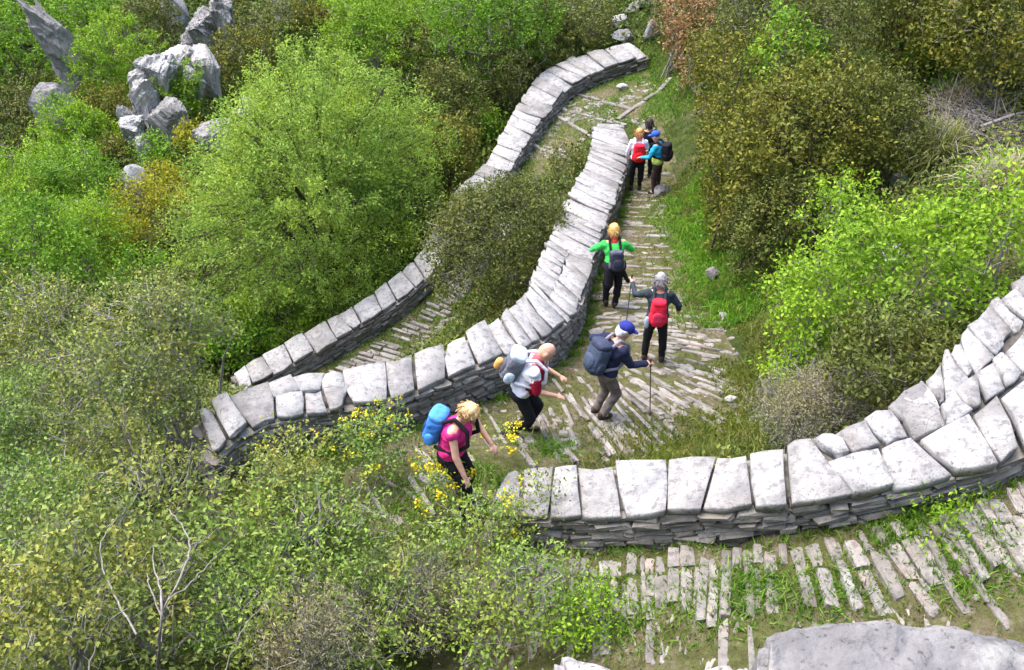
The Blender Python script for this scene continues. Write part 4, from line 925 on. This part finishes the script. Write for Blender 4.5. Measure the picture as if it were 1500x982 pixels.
# ------------------------------------------------------------------ rocks
def rock(name, label, u, v, size, mat, sink=.25, seed=0, cat="rock", rz=0.0, tilt=(0, 0), sub=4, rough=.16, hc=0.0):
    g0 = np.random.default_rng(seed); bm = bmesh.new(); bmesh.ops.create_icosphere(bm, subdivisions=sub, radius=1)
    co = np.array([q.co[:] for q in bm.verts])
    for _ in range(24):
        n = norm(g0.normal(0, 1, 3)); d = g0.uniform(.45, .85); e = np.maximum(0, co @ n - d); co -= e[:, None] * n * .96
    for f, a in ((1.6, 1.0), (4.0, .55), (9, .6), (18, .35)):
        w_ = co * np.array(size) / (np.prod(size) ** (1 / 3)); s = fbm(w_[:, 0] * f + w_[:, 2] * f * .7 + seed, w_[:, 1] * f - w_[:, 2] * f * .6, seed + int(f), 2)
        co *= (1 + rough * a * s)[:, None]
    zs = 1.0
    if sink == .5:                             # raised outcrops stand on the slope: stretch the underside down to it
        p = hit(u, v, hc); zs = max(1.0, (p[2] - float(H(p[0], p[1])) + .3) / size[2])
    if sink == .5:
        fl = np.where(co[:, 2] < 0, 1 / np.sqrt(np.maximum(1 - np.minimum(np.abs(co[:, 2]), .9) ** 2, .2)), 1.0); co[:, :2] *= fl[:, None]
    co[:, 2] = np.where(co[:, 2] < 0, co[:, 2] * zs, co[:, 2])
    for q, p in zip(bm.verts, co): q.co = Vector(p * np.array(size))
    me = bpy.data.meshes.new(name); bm.to_mesh(me); bm.free(); me.materials.append(mat)
    p = hit(u, v, hc)
    o = mesh_obj(name, me, None, (p[0], p[1], p[2] if sink == .5 else float(H(p[0], p[1])) + size[2] * (1 - 2 * sink))); o.rotation_euler = (R(tilt[0]), R(tilt[1]), R(rz))
    return tag(o, label, cat)
M_WHITE = stone_material("pale_weathered_limestone", (.28, .275, .27), (.38, .375, .37), (.45, .445, .44), .6, spots=.5, bumpd=.06)
rock("rock_outcrop", "tall grey crag leaning to the left near the top left corner", 80, 62, (1.25, 1.2, 2.9), M_WHITE, .5, 3, "crag", 15, (0, -15), rough=.8, hc=4.6, sub=5)
def cliff(label, spec, mat, cat="cliff"):
    """an outcrop of several fused lumps: each lump a part"""
    b = ground(*spec[0][:2]); o = empty("cliff", tuple(b)); tag(o, label, cat)
    for k, (u, v, hc, sz, sd) in enumerate(spec):
        r = rock("lump", None, u, v, sz, mat, .5, sd, None, sd * 37, (0, (sd * 13) % 25 - 12), rough=.5, hc=hc, sub=5)
        p = hit(u, v, hc); r.location = Vector(p - b); r.parent = o
        for key in ("label", "category"):
            if key in r: del r[key]
    return o
cliff("weathered white cliff left of the feathery tree, its pale top arching over green shrubs", [(218, 150, 2.2, (.9, 1.0, 1.3), 5), (212, 122, 2.8, (.9, .9, 1.1), 6), (232, 100, 3.2, (1.1, 1.0, .9), 7), (262, 88, 2.8, (1.1, 1.0, .7), 8), (280, 84, 2.9, (.6, .6, .6), 45), (300, 94, 2.6, (1.0, .8, .7), 9), (246, 178, 1.6, (1.1, .8, .9), 10), (203, 158, 1.4, (.6, .6, 1.1), 19), (196, 190, 1.6, (.7, .7, 1.0), 41), (212, 215, 1.5, (.6, .5, .8), 42), (285, 120, 2.2, (.8, .6, .8), 43), (185, 175, 1.9, (.5, .5, .8), 44)], M_WHITE)
cliff("grey broken crag at the upper edge above the white cliff", [(283, 60, 2.2, (1.0, .9, 1.3), 11), (300, 38, 3.0, (1.2, 1.0, 1.3), 12), (325, 14, 3.4, (1.2, 1.0, 1.5), 13)], M_ROCK)
rock("rock_outcrop", "narrow grey crag at the upper edge between the olive tree and the broken crag", 262, 25, (.9, .8, 2.0), M_ROCK, .5, 14, "crag", 40, hc=1.9)
rock("rock_outcrop", "grey rock at the upper edge above the brownish bush", 415, 8, (.9, .8, 1.3), M_ROCK, .5, 15, "crag", 10, hc=1.5)
cliff("white ledge showing through the left side of the feathery tree's top", [(322, 190, 1.7, (1.4, .8, .4), 16), (350, 182, 1.9, (.8, .6, .5), 17), (360, 164, 2.3, (.45, .45, .8), 18)], M_WHITE, "rock ledge")
rock("boulder", "small white boulder among the bright bushes on the far left slope", 190, 268, (.75, .6, .6), M_WHITE, .5, 21, "boulder", 30, hc=1.9)
rock("boulder", "shadowed grey boulder under the leaning crag", 75, 162, (1.2, .9, 1.2), M_ROCK, .5, 22, "boulder", 70, hc=2.4)
rock("boulder", "white upright rock beside the dry grass tussock", 1315, 278, (.22, .2, .26), M_WHITE, .2, 23, "boulder", 20)
rock("boulder", "grey rock at the foot of the lime thicket right of the green jacket hiker", 1043, 412, (.17, .16, .24), M_ROCK, .2, 24, "boulder", 50)
rock("boulder", "small white stone in the grass right of the red pack", 1060, 466, (.09, .1, .07), M_WHITE, .2, 25, "stone", 10)
rock("boulder", "round white stone on the edge of the fan of steps by the dry low bush", 1070, 590, (.09, .09, .08), M_WHITE, .2, 26, "stone", 80)
rock("boulder", "pinkish grey boulder showing between the lime thicket and the near wall", 1378, 462, (.28, .24, .26), M_ROCK, .15, 27, "boulder", 15, hc=.2)
rock("boulder", "flat white stone at the foot of the middle wall behind the capped hiker", 872, 490, (.22, .12, .07), M_WHITE, .2, 28, "stone", 25)
rock("boulder", "white stone in the grass inside the top bend", 912, 132, (.28, .2, .16), M_WHITE, .2, 29, "stone", 60)
rock("boulder", "pinkish rock on the slope outside the far wall", 700, 192, (.35, .3, .4), M_ROCK, .2, 30, "boulder", 33)
rock("boulder", "upright grey stone at the upper end of the far wall", 953, 60, (.35, .3, .5), M_ROCK, .2, 31, "boulder", 12)
rock("boulder", "white rock slab beyond the upper end of the far wall", 905, 42, (.4, .7, .3), M_WHITE, .2, 32, "boulder", -30)
rock("boulder", "long pale rock at the upper edge beyond the far wall", 928, 18, (.35, .8, .25), M_WHITE, .2, 33, "boulder", -25)
rock("boulder", "flat pale rock on the slope just above the end of the far wall", 915, 60, (.5, .4, .25), M_WHITE, .2, 46, "boulder", 40)
rock("boulder", "jagged pale rock at the upper edge, right of the long pale rock", 945, 12, (.4, .5, .35), M_WHITE, .2, 47, "boulder", 15)
rock("boulder", "dark grey stone at the edge of the stairs below the blue capped hiker", 968, 286, (.24, .16, .16), M_ROCK, .2, 34, "stone", 20)
rock("boulder", "grey rubble rock among the top of the lime thicket", 1205, 318, (.4, .25, .2), M_ROCK, .2, 35, "boulder", 5, hc=.5)
rock("boulder", "rough grey rock partly hidden in the middle of the lime thicket", 1330, 315, (.35, .25, .22), M_ROCK, .2, 36, "boulder", 65, hc=.8)

# dry tussock and dead brushwood on the upper right slope
def tussock(label, u, v, n, L, mat):
    c = ground(u, v); p = c + np.c_[rng.normal(0, .16, (n, 2)), np.zeros(n)]; a = rng.uniform(0, 2 * math.pi, n); e = rng.uniform(.1, 1.45, n)
    d = np.stack([np.cos(a) * np.sin(e), np.sin(a) * np.sin(e), np.cos(e)], 1); l = L * rng.uniform(.5, 1.2, (n, 1)); b = norm(np.cross(d, [0, 0, 1.0])) * .008
    m = p + d * l * .6; tip = p + d * l + np.array([0, 0, -.28]) * l
    V = np.stack([p - b, p + b, m + b, m - b, tip], 1).reshape(-1, 3) - c; k = 5 * np.arange(n)[:, None]
    o = mesh_obj("grass_tussock", mesh_np("grass_tussock", V, np.concatenate([k + np.array([[0, 1, 2]]), k + np.array([[0, 2, 3]]), k + np.array([[3, 2, 4]])], 0), mat), None, c); tag(o, label, "grass tussock")
tussock("wide pale tussock of drooping dry grass on the upper right slope", 1375, 240, 1700, .95, lm("tussock_blade", (.11, .14, .035), (.19, .22, .065), (.32, .33, .14), .3))
tussock("smaller dry grass tussock above the wide drooping one", 1400, 165, 1500, .8, G_DRY)
tussock("dry grass tussock at the right edge below the dead brushwood", 1480, 275, 1200, .7, G_DRY)
def brush(label, u, v, n, L, rad):
    c = ground(u, v); p0 = c + np.c_[rng.normal(0, rad, (n, 2)), rng.uniform(0, .25, n)]; d = norm(np.c_[rng.normal(0, 1, (n, 2)), rng.normal(.1, .35, n)])
    V, F = twigs_np(p0 - c, p0 - c + d * (L * rng.uniform(.4, 1, (n, 1))), rng.uniform(.004, .012, n))
    o = empty("dead_brushwood", tuple(c)); tag(o, label, "brushwood"); mesh_obj("twigs", mesh_np("twigs", V, F, BARK_P), o)["kind"] = "stuff"
    v_, f_ = tube([(-.5, -.2, .25), (.1, .05, .35), (.6, .35, .3)], [.035, .03, .015], 6); mesh_obj("branch", mesh_np("branch", v_, f_, BARK_P, True), o)
brush("heap of grey dead brushwood at the right edge of the upper slope", 1465, 200, 900, .9, .6)
brush("thin scatter of dead twigs above the lime thicket", 1310, 250, 260, .7, .5)
brush("grey dead twigs behind the near wall beside the heath", 1215, 585, 160, .5, .22)

# ------------------------------------------------------------------ hikers
def capsule(p0, p1, r0, r1, sides=12):
    p0 = np.array(p0, float); p1 = np.array(p1, float); d = p1 - p0; L = np.linalg.norm(d); d = d / max(L, 1e-6) if L > 1e-6 else np.array([0, 0, 1.0])
    pts = []; rad = []
    for a in (-80, -55, -28): pts.append(p0 + d * r0 * math.sin(R(a))); rad.append(r0 * math.cos(R(a)))
    pts += [p0, p1]; rad += [r0, r1]
    for a in (28, 55, 80): pts.append(p1 + d * r1 * math.sin(R(a))); rad.append(r1 * math.cos(R(a)))
    pts = np.array(pts); a = norm(np.cross(d, [.37, .81, .46])); b = np.cross(d, a); V = []; F = []; n = len(pts)
    for k in range(n):
        for s in range(sides):
            t = 2 * math.pi * s / sides; V.append(pts[k] + (a * math.cos(t) + b * math.sin(t)) * rad[k])
    for k in range(n - 1):
        for s in range(sides):
            i, j = k * sides + s, k * sides + (s + 1) % sides; F += [(i, j, j + sides), (i, j + sides, i + sides)]
    V += [pts[0] - d * r0 * .02, pts[-1] + d * r1 * .02]; m = len(V)
    for s in range(sides): F += [(m - 2, (s + 1) % sides, s), (m - 1, (n - 1) * sides + s, (n - 1) * sides + (s + 1) % sides)]
    return np.array(V), np.array(F)
def ell(c, r, rot=None):
    V, F = capsule((0, 0, 0), (0, 0, 1e-9), 1, 1, 16); V = V * np.array(r)
    if rot is not None: V = V @ np.array(rot).T
    return V + np.array(c), F
def fuse(name, shapes, mat, parent, voxel=.014, smooth=3, folds=0.0):
    """union of the given closed shapes as one continuous skin"""
    J = Joined()
    for v_, f_ in shapes: J.raw(v_, f_)
    me = mesh_np("tmp", np.vstack(J.v), np.vstack(J.f)); t = bpy.data.objects.new("tmp", me); scene.collection.objects.link(t)
    r = t.modifiers.new("r", 'REMESH'); r.mode = 'VOXEL'; r.voxel_size = voxel
    s = t.modifiers.new("s", 'SMOOTH'); s.iterations = smooth; s.factor = .5
    dg = bpy.context.evaluated_depsgraph_get(); out = bpy.data.meshes.new_from_object(t.evaluated_get(dg))
    bpy.data.objects.remove(t); bpy.data.meshes.remove(me)
    out.name = name
    if folds:
        n = len(out.vertices); co = np.zeros(n * 3, np.float32); no = np.zeros(n * 3, np.float32); out.vertices.foreach_get("co", co); out.vertices.foreach_get("normal", no)
        co = co.reshape(-1, 3); no = no.reshape(-1, 3); k = fbm(co[:, 0] * 11 + co[:, 2] * 17, co[:, 1] * 11 - co[:, 2] * 9, 3, 3)
        out.vertices.foreach_set("co", (co + no * (k * folds)[:, None]).astype(np.float32).ravel())
    out.materials.clear(); out.materials.append(mat)
    out.polygons.foreach_set("use_smooth", np.ones(len(out.polygons), bool))
    return mesh_obj(name, out, parent)
CM = {}
def cloth(nm, c, **k):
    if nm not in CM: CM[nm] = cloth_material(nm, c, **k)
    return CM[nm]
SKIN = cloth_material("skin", (.60, .34, .24), .08, .6); BOOT = cloth_material("boot_leather", (.05, .038, .03)); EYE = cloth_material("eye_dark", (.02, .015, .012), .05, .3); LIP = cloth_material("lip", (.42, .14, .12), .05)
def person(label, u, v, yaw, top, legs_c, hair, lean=8, side=0, head=(0, .35), arms=None, legs=None, sleeve='long', cap=None, scale=1.0, vest=None, collar=None, shorts=False, hem=.1, tied=None, waist=None, hairlen=.0, hs_=1.1):
    g0 = ground(u, v); o = empty("person", tuple(g0), R(yaw - 90)); tag(o, label, "person")
    S = scale; v3 = lambda *a: np.array(a, float)
    la, ll = arms, legs
    up = norm(v3(math.sin(R(side)), math.sin(R(lean)), math.cos(R(lean)))); rt = norm(v3(1, 0, -up[0])); rt = norm(rt - up * np.dot(rt, up)); fw = np.cross(up, rt)
    # pelvis height from the lower foot
    foot = []
    for k, (th, sh) in enumerate(ll):
        hip = v3(-.085 if k == 0 else .085, 0, 0); kn = hip + norm(v3(*th)) * .42; an = kn + norm(v3(*sh)) * .41; foot.append((hip, kn, an))
    low = min(f[2][2] for f in foot); pz = -low + .085
    tgt = [f for f in foot if f[2][2] == low][0]; off = v3(-tgt[2][0], -tgt[2][1], pz)
    foot = [tuple((q + off) * S for q in f) for f in foot]; pel = off * S
    neck = pel + up * .53 * S; ch = pel + up * .36 * S
    hd = norm(up * 1 + v3(head[0], head[1], .55) * .6); HS = S * hs_; hc = neck + hd * .18 * S + v3(0, .02, 0)
    look = norm(v3(head[0] * 1.2, 1, -head[1] * 1.3)); hr = norm(np.cross(look, [0, 0, 1])); hu = np.cross(hr, look); HM = np.stack([hr, look, hu], 1)
    sh = [neck - up * .045 * S + rt * x * .175 * S for x in (-1, 1)]
    arm = []
    for k, (a, b) in enumerate(la):
        el = sh[k] + norm(rt * a[0] + fw * a[1] * .3 + v3(0, a[1] * .7, 0) + v3(0, 0, a[2])) * .285 * S; wr = el + norm(v3(*b)) * .25 * S; arm.append((sh[k], el, wr, norm(v3(*b))))
    # body: one continuous skin
    sk = [ell(hc, np.array((.078, .098, .118)) * HS, HM), ell(hc + look * .03 * HS - hu * .065 * HS, np.array((.055, .065, .055)) * HS, HM), capsule(neck - up * .05 * S, hc - hd * .06 * S, .06 * S, .053 * S),
          capsule(pel + up * .05 * S, ch, .125 * S, .135 * S), capsule(sh[0], sh[1], .065 * S, .065 * S), capsule(pel - rt * .07 * S, pel + rt * .07 * S, .11 * S, .11 * S)]
    sk.append(capsule(hc + look * .09 * HS + hu * .012 * HS, hc + look * .112 * HS - hu * .018 * HS, .011 * HS, .016 * HS))
    for x in (-1, 1): sk.append(ell(hc + hr * x * .08 * HS - look * .005 * HS, np.array((.014, .026, .034)) * HS, HM))
    for k, (a, b, c, d) in enumerate(arm):
        sk += [capsule(a, b, .05 * S, .04 * S), capsule(b, c, .041 * S, .028 * S)]
        sx = norm(np.cross(d, [0.1, .2, 1])); nrm_ = norm(np.cross(sx, d)); pm = c + d * .055 * S
        sk.append(ell(pm, np.array((.040, .055, .018)) * S, np.stack([sx, d, nrm_], 1)))
        for fi, (ox, ln) in enumerate(((-.030, .062), (-.010, .074), (.011, .070), (.030, .055))):
            q0 = c + d * .10 * S + sx * ox * S; q1 = q0 + (d * .8 - nrm_ * .6) * ln * .5 * S; q2 = q1 + (d * .2 - nrm_ * .98) * ln * .5 * S
            sk += [capsule(q0, q1, .0105 * S, .0095 * S, 8), capsule(q1, q2, .0095 * S, .008 * S, 8)]
        tx = -1 if k == 1 else 1; q0 = c + d * .035 * S + sx * tx * .034 * S; q1 = q0 + (d * .5 + sx * tx * .8) * .035 * S
        sk += [capsule(q0, q1, .014 * S, .011 * S, 8), capsule(q1, q1 + (d * .8 - nrm_ * .4) * .03 * S, .011 * S, .009 * S, 8)]
    for a, b, c in foot: sk += [capsule(a, b, .085 * S, .058 * S), capsule(b, c, .06 * S, .04 * S), capsule(c, c + v3(0, .12, -.045) * S, .038 * S, .03 * S)]
    fuse("body", sk, SKIN, o, .0125, 2)
    for x in (-1, 1):
        mesh_obj("eye", mesh_np("eye", *ell(hc + hr * x * .032 * HS + look * .090 * HS + hu * .022 * HS, np.array((.014, .008, .010)) * HS, HM), EYE, True), o)
    mesh_obj("mouth", mesh_np("mouth", *ell(hc + look * .093 * HS - hu * .055 * HS, np.array((.024, .008, .007)) * HS, HM), LIP, True), o)
    # clothes
    tp = [capsule(pel + up * (.16 - hem) * S, ch, .150 * S, .165 * S), capsule(ch - rt * .06 * S, ch + rt * .06 * S, .14 * S, .14 * S), capsule(sh[0] - up * .02 * S, sh[1] - up * .02 * S, .083 * S, .083 * S), capsule(pel - rt * .06 * S + up * (.16 - hem) * S, pel + rt * .06 * S + up * (.16 - hem) * S, .135 * S, .135 * S)]
    for k, (a, b, c, d) in enumerate(arm):
        if sleeve == 'none': continue
        if sleeve == 'short': tp.append(capsule(a, a + (b - a) * .8, .072 * S, .062 * S))
        else: tp += [capsule(a, b, .075 * S, .06 * S), capsule(b, c - d * .01, .06 * S, .046 * S)]
    fuse("jacket" if sleeve == 'long' else "shirt", tp, top, o, .016, 3, .034)
    if vest: fuse("vest", [capsule(pel + up * .08 * S + fw * .035, ch + fw * .03, .15 * S, .162 * S), capsule(sh[0] * .75 + sh[1] * .25 + fw * .03, sh[1] * .75 + sh[0] * .25 + fw * .03, .085 * S, .085 * S), capsule(arm[1][0] * .6 + arm[1][1] * .4, arm[1][1], .074 * S, .064 * S)], vest, o, .018, 3, .01)
    if collar: fuse("collar", [capsule(neck - up * .02 * S, neck + hd * .05 * S, .085 * S, .075 * S)], collar, o, .016, 2)
    if waist: fuse("waistband", [capsule(pel + up * .07 * S - rt * .05 * S, pel + up * .07 * S + rt * .05 * S, .158 * S, .158 * S)], waist, o, .018, 3)
    tr = [capsule(pel - rt * .06 * S, pel + rt * .06 * S, .135 * S, .135 * S), capsule(pel, pel + up * .10 * S, .135 * S, .13 * S)]
    for a, b, c in foot: tr += [capsule(a, b, .102 * S, .078 * S), capsule(b, b + (c - b) * .92, .078 * S, .062 * S)]
    fuse("trousers", tr, legs_c, o, .016, 3, .034)
    if tied: fuse("tied_jacket", [capsule(pel + up * .05 * S - rt * .07, pel + up * .05 * S + rt * .07, .155 * S, .155 * S), capsule(pel - fw * .09 + up * .05 * S - rt * .1 * S, pel - fw * .12 - v3(0, 0, .32) * S - rt * .11 * S, .10 * S, .085 * S), capsule(pel + rt * .13 * S, pel + rt * .27 * S - fw * .06 - v3(0, 0, .30) * S, .06 * S, .045 * S)], tied, o, .018, 3, .02)
    for a, b, c in foot: fuse("boot", [capsule(c - v3(0, .02, -.03) * S, c - v3(0, .025, .035) * S, .055 * S, .05 * S), capsule(c - v3(0, .03, .04) * S, c + v3(0, .14, -.045) * S, .045 * S, .04 * S)], BOOT, o, .016, 2)
    # hair / cap
    hs = [ell(hc - look * .014 * HS + hu * .026 * HS, np.array((.090, .104, .108)) * HS, HM), ell(hc - look * .045 * HS - hu * .02 * HS, np.array((.082, .07, .09)) * HS, HM)]
    if hairlen: hs.append(ell(hc - look * .05 * HS - hu * (.05 + hairlen) * HS, np.array((.088, .06, .09)) * HS, HM))
    if hair:
        fuse("hair", hs, hair, o, .012, 1, .035)
    if hair and not cap:
        n_ = 380; dd = rsphere(n_); dd = dd[(dd[:, 1] < .45) | (dd[:, 2] > .55)]; dl = np.stack([dd[:, 0] * .096, dd[:, 1] * .110 - .018, dd[:, 2] * .114 + .026 - .02 * (dd[:, 1] < 0)], 1) * HS @ HM.T + hc
        tg = norm(np.array([0, -.15, -1.0]) + dd @ HM.T * .35 + rng.normal(0, .35, dd.shape)); v_, f_ = leaf_tris(dl, tg, norm(dd @ HM.T + rng.normal(0, .2, dd.shape)), np.full(len(dd), .048 + hairlen * .4), .22)
        mesh_obj("hair_strands", mesh_np("hair_strands", v_, f_, hair), o)["kind"] = "stuff"
    if cap:
        fuse("cap", [ell(hc - look * .006 * HS + hu * .055 * HS, np.array((.098, .115, .088)) * HS, HM), ell(hc + look * .11 * HS + hu * .045 * HS, np.array((.075, .085, .012)) * HS, HM)], cap, o, .012, 2)
    M = Matrix.Translation(Vector(g0)) @ Matrix.Rotation(R(yaw - 90), 4, 'Z')
    return dict(M=M, yaw=R(yaw - 90), up=up, rt=rt, fw=fw, pel=pel, neck=neck, ch=ch, sh=sh, arm=arm, S=S)
def rbox(c, r, B, p=4.6):                     # rounded soft box
    V, F = capsule((0, 0, 0), (0, 0, 1e-9), 1, 1, 20); V = norm(V); V = V / (np.abs(V) ** p).sum(1, keepdims=True) ** (1 / p)
    return (V * np.array(r)) @ B.T + c, F
def backpack(label, b, main, lidm, strapm, size=(.15, .10, .24), drop=0.0, pocket=None, extra=None, shift=0.0):
    S = b['S']; up, rt, fw = b['up'], b['rt'], b['fw']; B = np.stack([rt, fw, up], 1)
    c = b['ch'] - fw * (.145 + size[1] * .85) * S + up * (-.02 - drop) * S + rt * shift
    w = b['M'] @ Vector(c); o = empty("backpack", tuple(w), b['yaw']); tag(o, label, "backpack")
    z = np.zeros(3); s = np.array(size) * S
    fuse("pack_body", [rbox(z, s, B), rbox(up * -.10 * S - fw * s[1] * .25, s * [.95, .95, .55], B, 3)], main, o, .014, 2, .024)
    fuse("lid", [rbox(up * (s[2] * .74) - fw * .005, s * [.95, 1.0, .26], B, 3.6)], lidm, o, .014, 3, .01)
    fuse("pocket", [rbox(-fw * s[1] * .95 - up * s[2] * .25, s * [.72, .38, .45], B, 2.6)], pocket or main, o, .014, 3, .008)
    for x in (-1, 1):
        fuse("side_pocket", [rbox(rt * x * s[0] * .98 - up * s[2] * .45, s * [.22, .6, .38], B, 2.6)], lidm, o, .014, 2)
        a = rt * x * .095 * S; q = [np.array(a + fw * s[1] * .9 + up * .20 * S), a + fw * (s[1] + .10) * S + up * (.255 + drop) * S, a * 1.15 + fw * (s[1] + .27) * S + up * (.19 + drop) * S, a * 1.35 + fw * (s[1] + .33) * S + up * (.02 + drop) * S, a * 1.6 + fw * (s[1] + .20) * S - up * .12 * S, a * 1.45 + fw * s[1] * .9 - up * .16 * S]
        fuse("shoulder_strap", [capsule(q[k], q[k + 1], .024, .024, 8) for k in range(5)], strapm, o, .012, 2)
    if extra:
        for nm, off, r, m in extra: fuse(nm, [rbox(rt * off[0] + fw * off[1] + up * off[2], r, B, 2.6)], m, o, .014, 2)
    return o
ALU = cloth_material("pole_shaft", (.10, .09, .085), .1, .4)
def pole(label, b, k, du, dv_):
    a = b['arm'][k]; h = np.array(b['M'] @ Vector(a[2] + a[3] * .07)); t = h + np.array([du, dv_, 0]); t[2] = float(H(t[0], t[1])) + .01
    o = empty("trekking_pole", tuple(t)); tag(o, label, "trekking pole"); d = norm(h - t)
    for nm, p0, p1, r in (("shaft", t, h, .008), ("grip", h - d * .06, h + d * .07, .016), ("basket", t + d * .05, t + d * .06, .026)):
        mesh_obj(nm, mesh_np(nm, *(lambda q: (q[0] - t, q[1]))(capsule(p0, p1, r, r, 8)), ALU, True), o)
BLACK = cloth("black_cloth", (.012, .012, .016)); NAVY = cloth("navy_cloth", (.018, .022, .055)); SLATE = cloth("slate_pack_cloth", (.055, .075, .12)); CHAR = cloth("charcoal_cloth", (.03, .042, .052))
WHITE = cloth("white_cloth", (.66, .67, .74), var=.06); GREY = cloth("grey_webbing", (.22, .22, .26)); RED = cloth("red_pack_cloth", (.68, .02, .045)); DRED = cloth("deep_red_cloth", (.30, .008, .03))
# bending hiker
b = person("person in a pink sleeveless top bending down at the left end of the near wall", 677, 733, -24, cloth("pink_top", (.62, .03, .20)), BLACK, cloth("pale_blond_hair", (.62, .43, .22), var=.3), 15, 0, (.12, .85),
           [((-.35, .3, -.85), (.1, .6, -.7)), ((.25, .25, -.9), (.1, .42, -.85))], [((-.1, .35, -.9), (0, -.25, -.95)), ((.1, .55, -.8), (0, -.1, -1))], 'none', scale=.95, hs_=1.0)
backpack("light blue backpack with a darker base, worn by the bending hiker in pink", b, cloth("sky_blue_pack", (.05, .20, .58)), cloth("pale_blue_pack", (.07, .26, .66)), BLACK, (.135, .10, .24), .07, cloth("navy_pack_base", (.02, .05, .20)))
# maroon shirt
b = person("bald person in a white and maroon shirt leaning forward in stride", 772, 632, -4, WHITE, BLACK, None, 24, 0, (0, .55),
           [((-.3, .3, -.9), (.1, .8, -.45)), ((.12, .1, -.98), (-.1, .93, -.30))], [((-.05, .55, -.8), (0, -.35, -.94)), ((.05, .35, -.92), (0, -.75, -.66))], 'short', vest=DRED, collar=cloth("coral_collar", (.62, .10, .12)), scale=.95)
backpack("pale grey backpack with dark lower pockets on the hiker in maroon", b, cloth("ash_pack", (.13, .14, .17)), cloth("pale_grey_pack", (.42, .50, .60)), WHITE, (.15, .11, .25), .0, cloth("dark_grey_pocket", (.07, .075, .10)), [("orange_pouch", (-.02, -.16, -.08), (.06, .05, .09), cloth("orange_cloth", (.62, .32, .10)))])
# capped hiker
b = person("person in a navy jacket, blue cap and grey brown trousers walking right", 872, 608, 28, NAVY, cloth("taupe_trousers", (.15, .125, .11)), cloth("white_hair", (.68, .66, .66)), 18, 0, (.25, .5),
           [((-.75, -.45, -.45), (-.1, .5, -.7)), ((.2, .35, -.9), (.15, .95, -.12))], [((-.03, .25, -.97), (0, -.38, -.92)), ((.03, .38, -.92), (0, -.55, -.84))], 'long', cap=cloth("blue_cap", (.025, .035, .22)), scale=.90)
backpack("slate blue backpack on the hiker with the blue cap", b, SLATE, cloth("dark_slate", (.04, .05, .085)), GREY, (.165, .125, .27), .05)
pole("thin trekking pole in the front hand of the hiker with the blue cap", b, 1, .08, .05)
# grey haired hiker with the red pack
b = person("grey haired person in a dark slate jacket, one hand raised on a pole", 968, 531, 82, CHAR, BLACK, cloth("grey_hair", (.30, .28, .29), var=.25), 9, 0, (-.1, .3),
           [((-.75, .35, -.45), (-.25, .85, .35)), ((.55, .1, -.8), (.05, .6, -.75))], [((-.12, .06, -1), (-.03, -.05, -1)), ((.12, .03, -1), (.03, -.05, -1))], 'long', scale=.86)
backpack("red backpack with a grey side pocket, worn over the dark slate jacket", b, RED, RED, CHAR, (.13, .10, .25), .10, cloth("dull_red_pocket", (.5, .03, .08)), [("bottle", (-.15, -.02, -.16), (.035, .035, .1), cloth("blue_grey_bottle", (.30, .38, .48)))])
pole("trekking pole under the raised left hand of the grey haired hiker", b, 0, -.03, .0)
# green jacket
b = person("person in a bright green jacket with both elbows out and a coat round the waist", 900, 452, 97, cloth("bright_green_jacket", (.05, .50, .09), var=.3), BLACK, cloth("golden_hair", (.70, .45, .17), var=.2), 20, 0, (.1, .35),
           [((-.72, .25, -.5), (.5, .75, -.25)), ((.65, .2, -.68), (-.1, .8, -.4))], [((-.04, .25, -.97), (0, -.1, -1)), ((.04, .02, -1), (-.12, -.12, -1))], 'long', collar=cloth("red_collar", (.55, .06, .04)), tied=BLACK, hem=.02, scale=.89)
backpack("small black backpack hanging low on the back of the green jacket", b, cloth("dark_pack", (.028, .028, .045)), cloth("grey_lid", (.09, .09, .13)), BLACK, (.13, .09, .20), .14)
# three at the top bend
b = person("strawberry blond person with a red backpack, leftmost of three at the top bend", 936, 279, 88, WHITE, BLACK, cloth("strawberry_hair", (.55, .30, .13), var=.2), 6, 0, (0, .2),
           [((-.3, .1, -.95), (0, .5, -.85)), ((.35, .1, -.9), (0, .5, -.85))], [((-.06, .1, -1), (0, -.1, -1)), ((.06, .02, -1), (0, -.06, -1))], 'long', scale=.86)
backpack("scarlet backpack on the leftmost hiker at the top bend", b, cloth("scarlet_pack", (.72, .015, .025)), RED, WHITE, (.15, .11, .25), .06)
b = person("dark haired person in black, half hidden between two others at the top bend", 951, 262, 100, BLACK, BLACK, cloth("dark_hair", (.05, .04, .04)), 5, 0, (0, .2),
           [((-.4, .1, -.9), (.1, .6, -.8)), ((.3, .1, -.9), (0, .5, -.85))], [((-.06, .1, -1), (0, -.1, -1)), ((.06, .02, -1), (0, -.06, -1))], 'long', scale=.85)
b = person("person in a cyan jacket and blue cap, rightmost of three at the top bend", 963, 281, 150, cloth("cyan_jacket", (.025, .36, .62)), cloth("dark_brown_trousers", (.05, .03, .03)), None, 8, 0, (0, .3),
           [((-.3, .3, -.9), (.1, .9, -.3)), ((.3, .3, -.9), (-.1, .9, -.35))], [((-.06, .1, -1), (0, -.1, -1)), ((.06, .02, -1), (0, -.06, -1))], 'long', cap=cloth("bright_blue_cap", (.03, .09, .42)), waist=cloth("lime_waistband", (.50, .62, .14)), scale=.86)
backpack("large black backpack on the hiker with the cyan jacket", b, BLACK, BLACK, BLACK, (.15, .12, .24), .02)
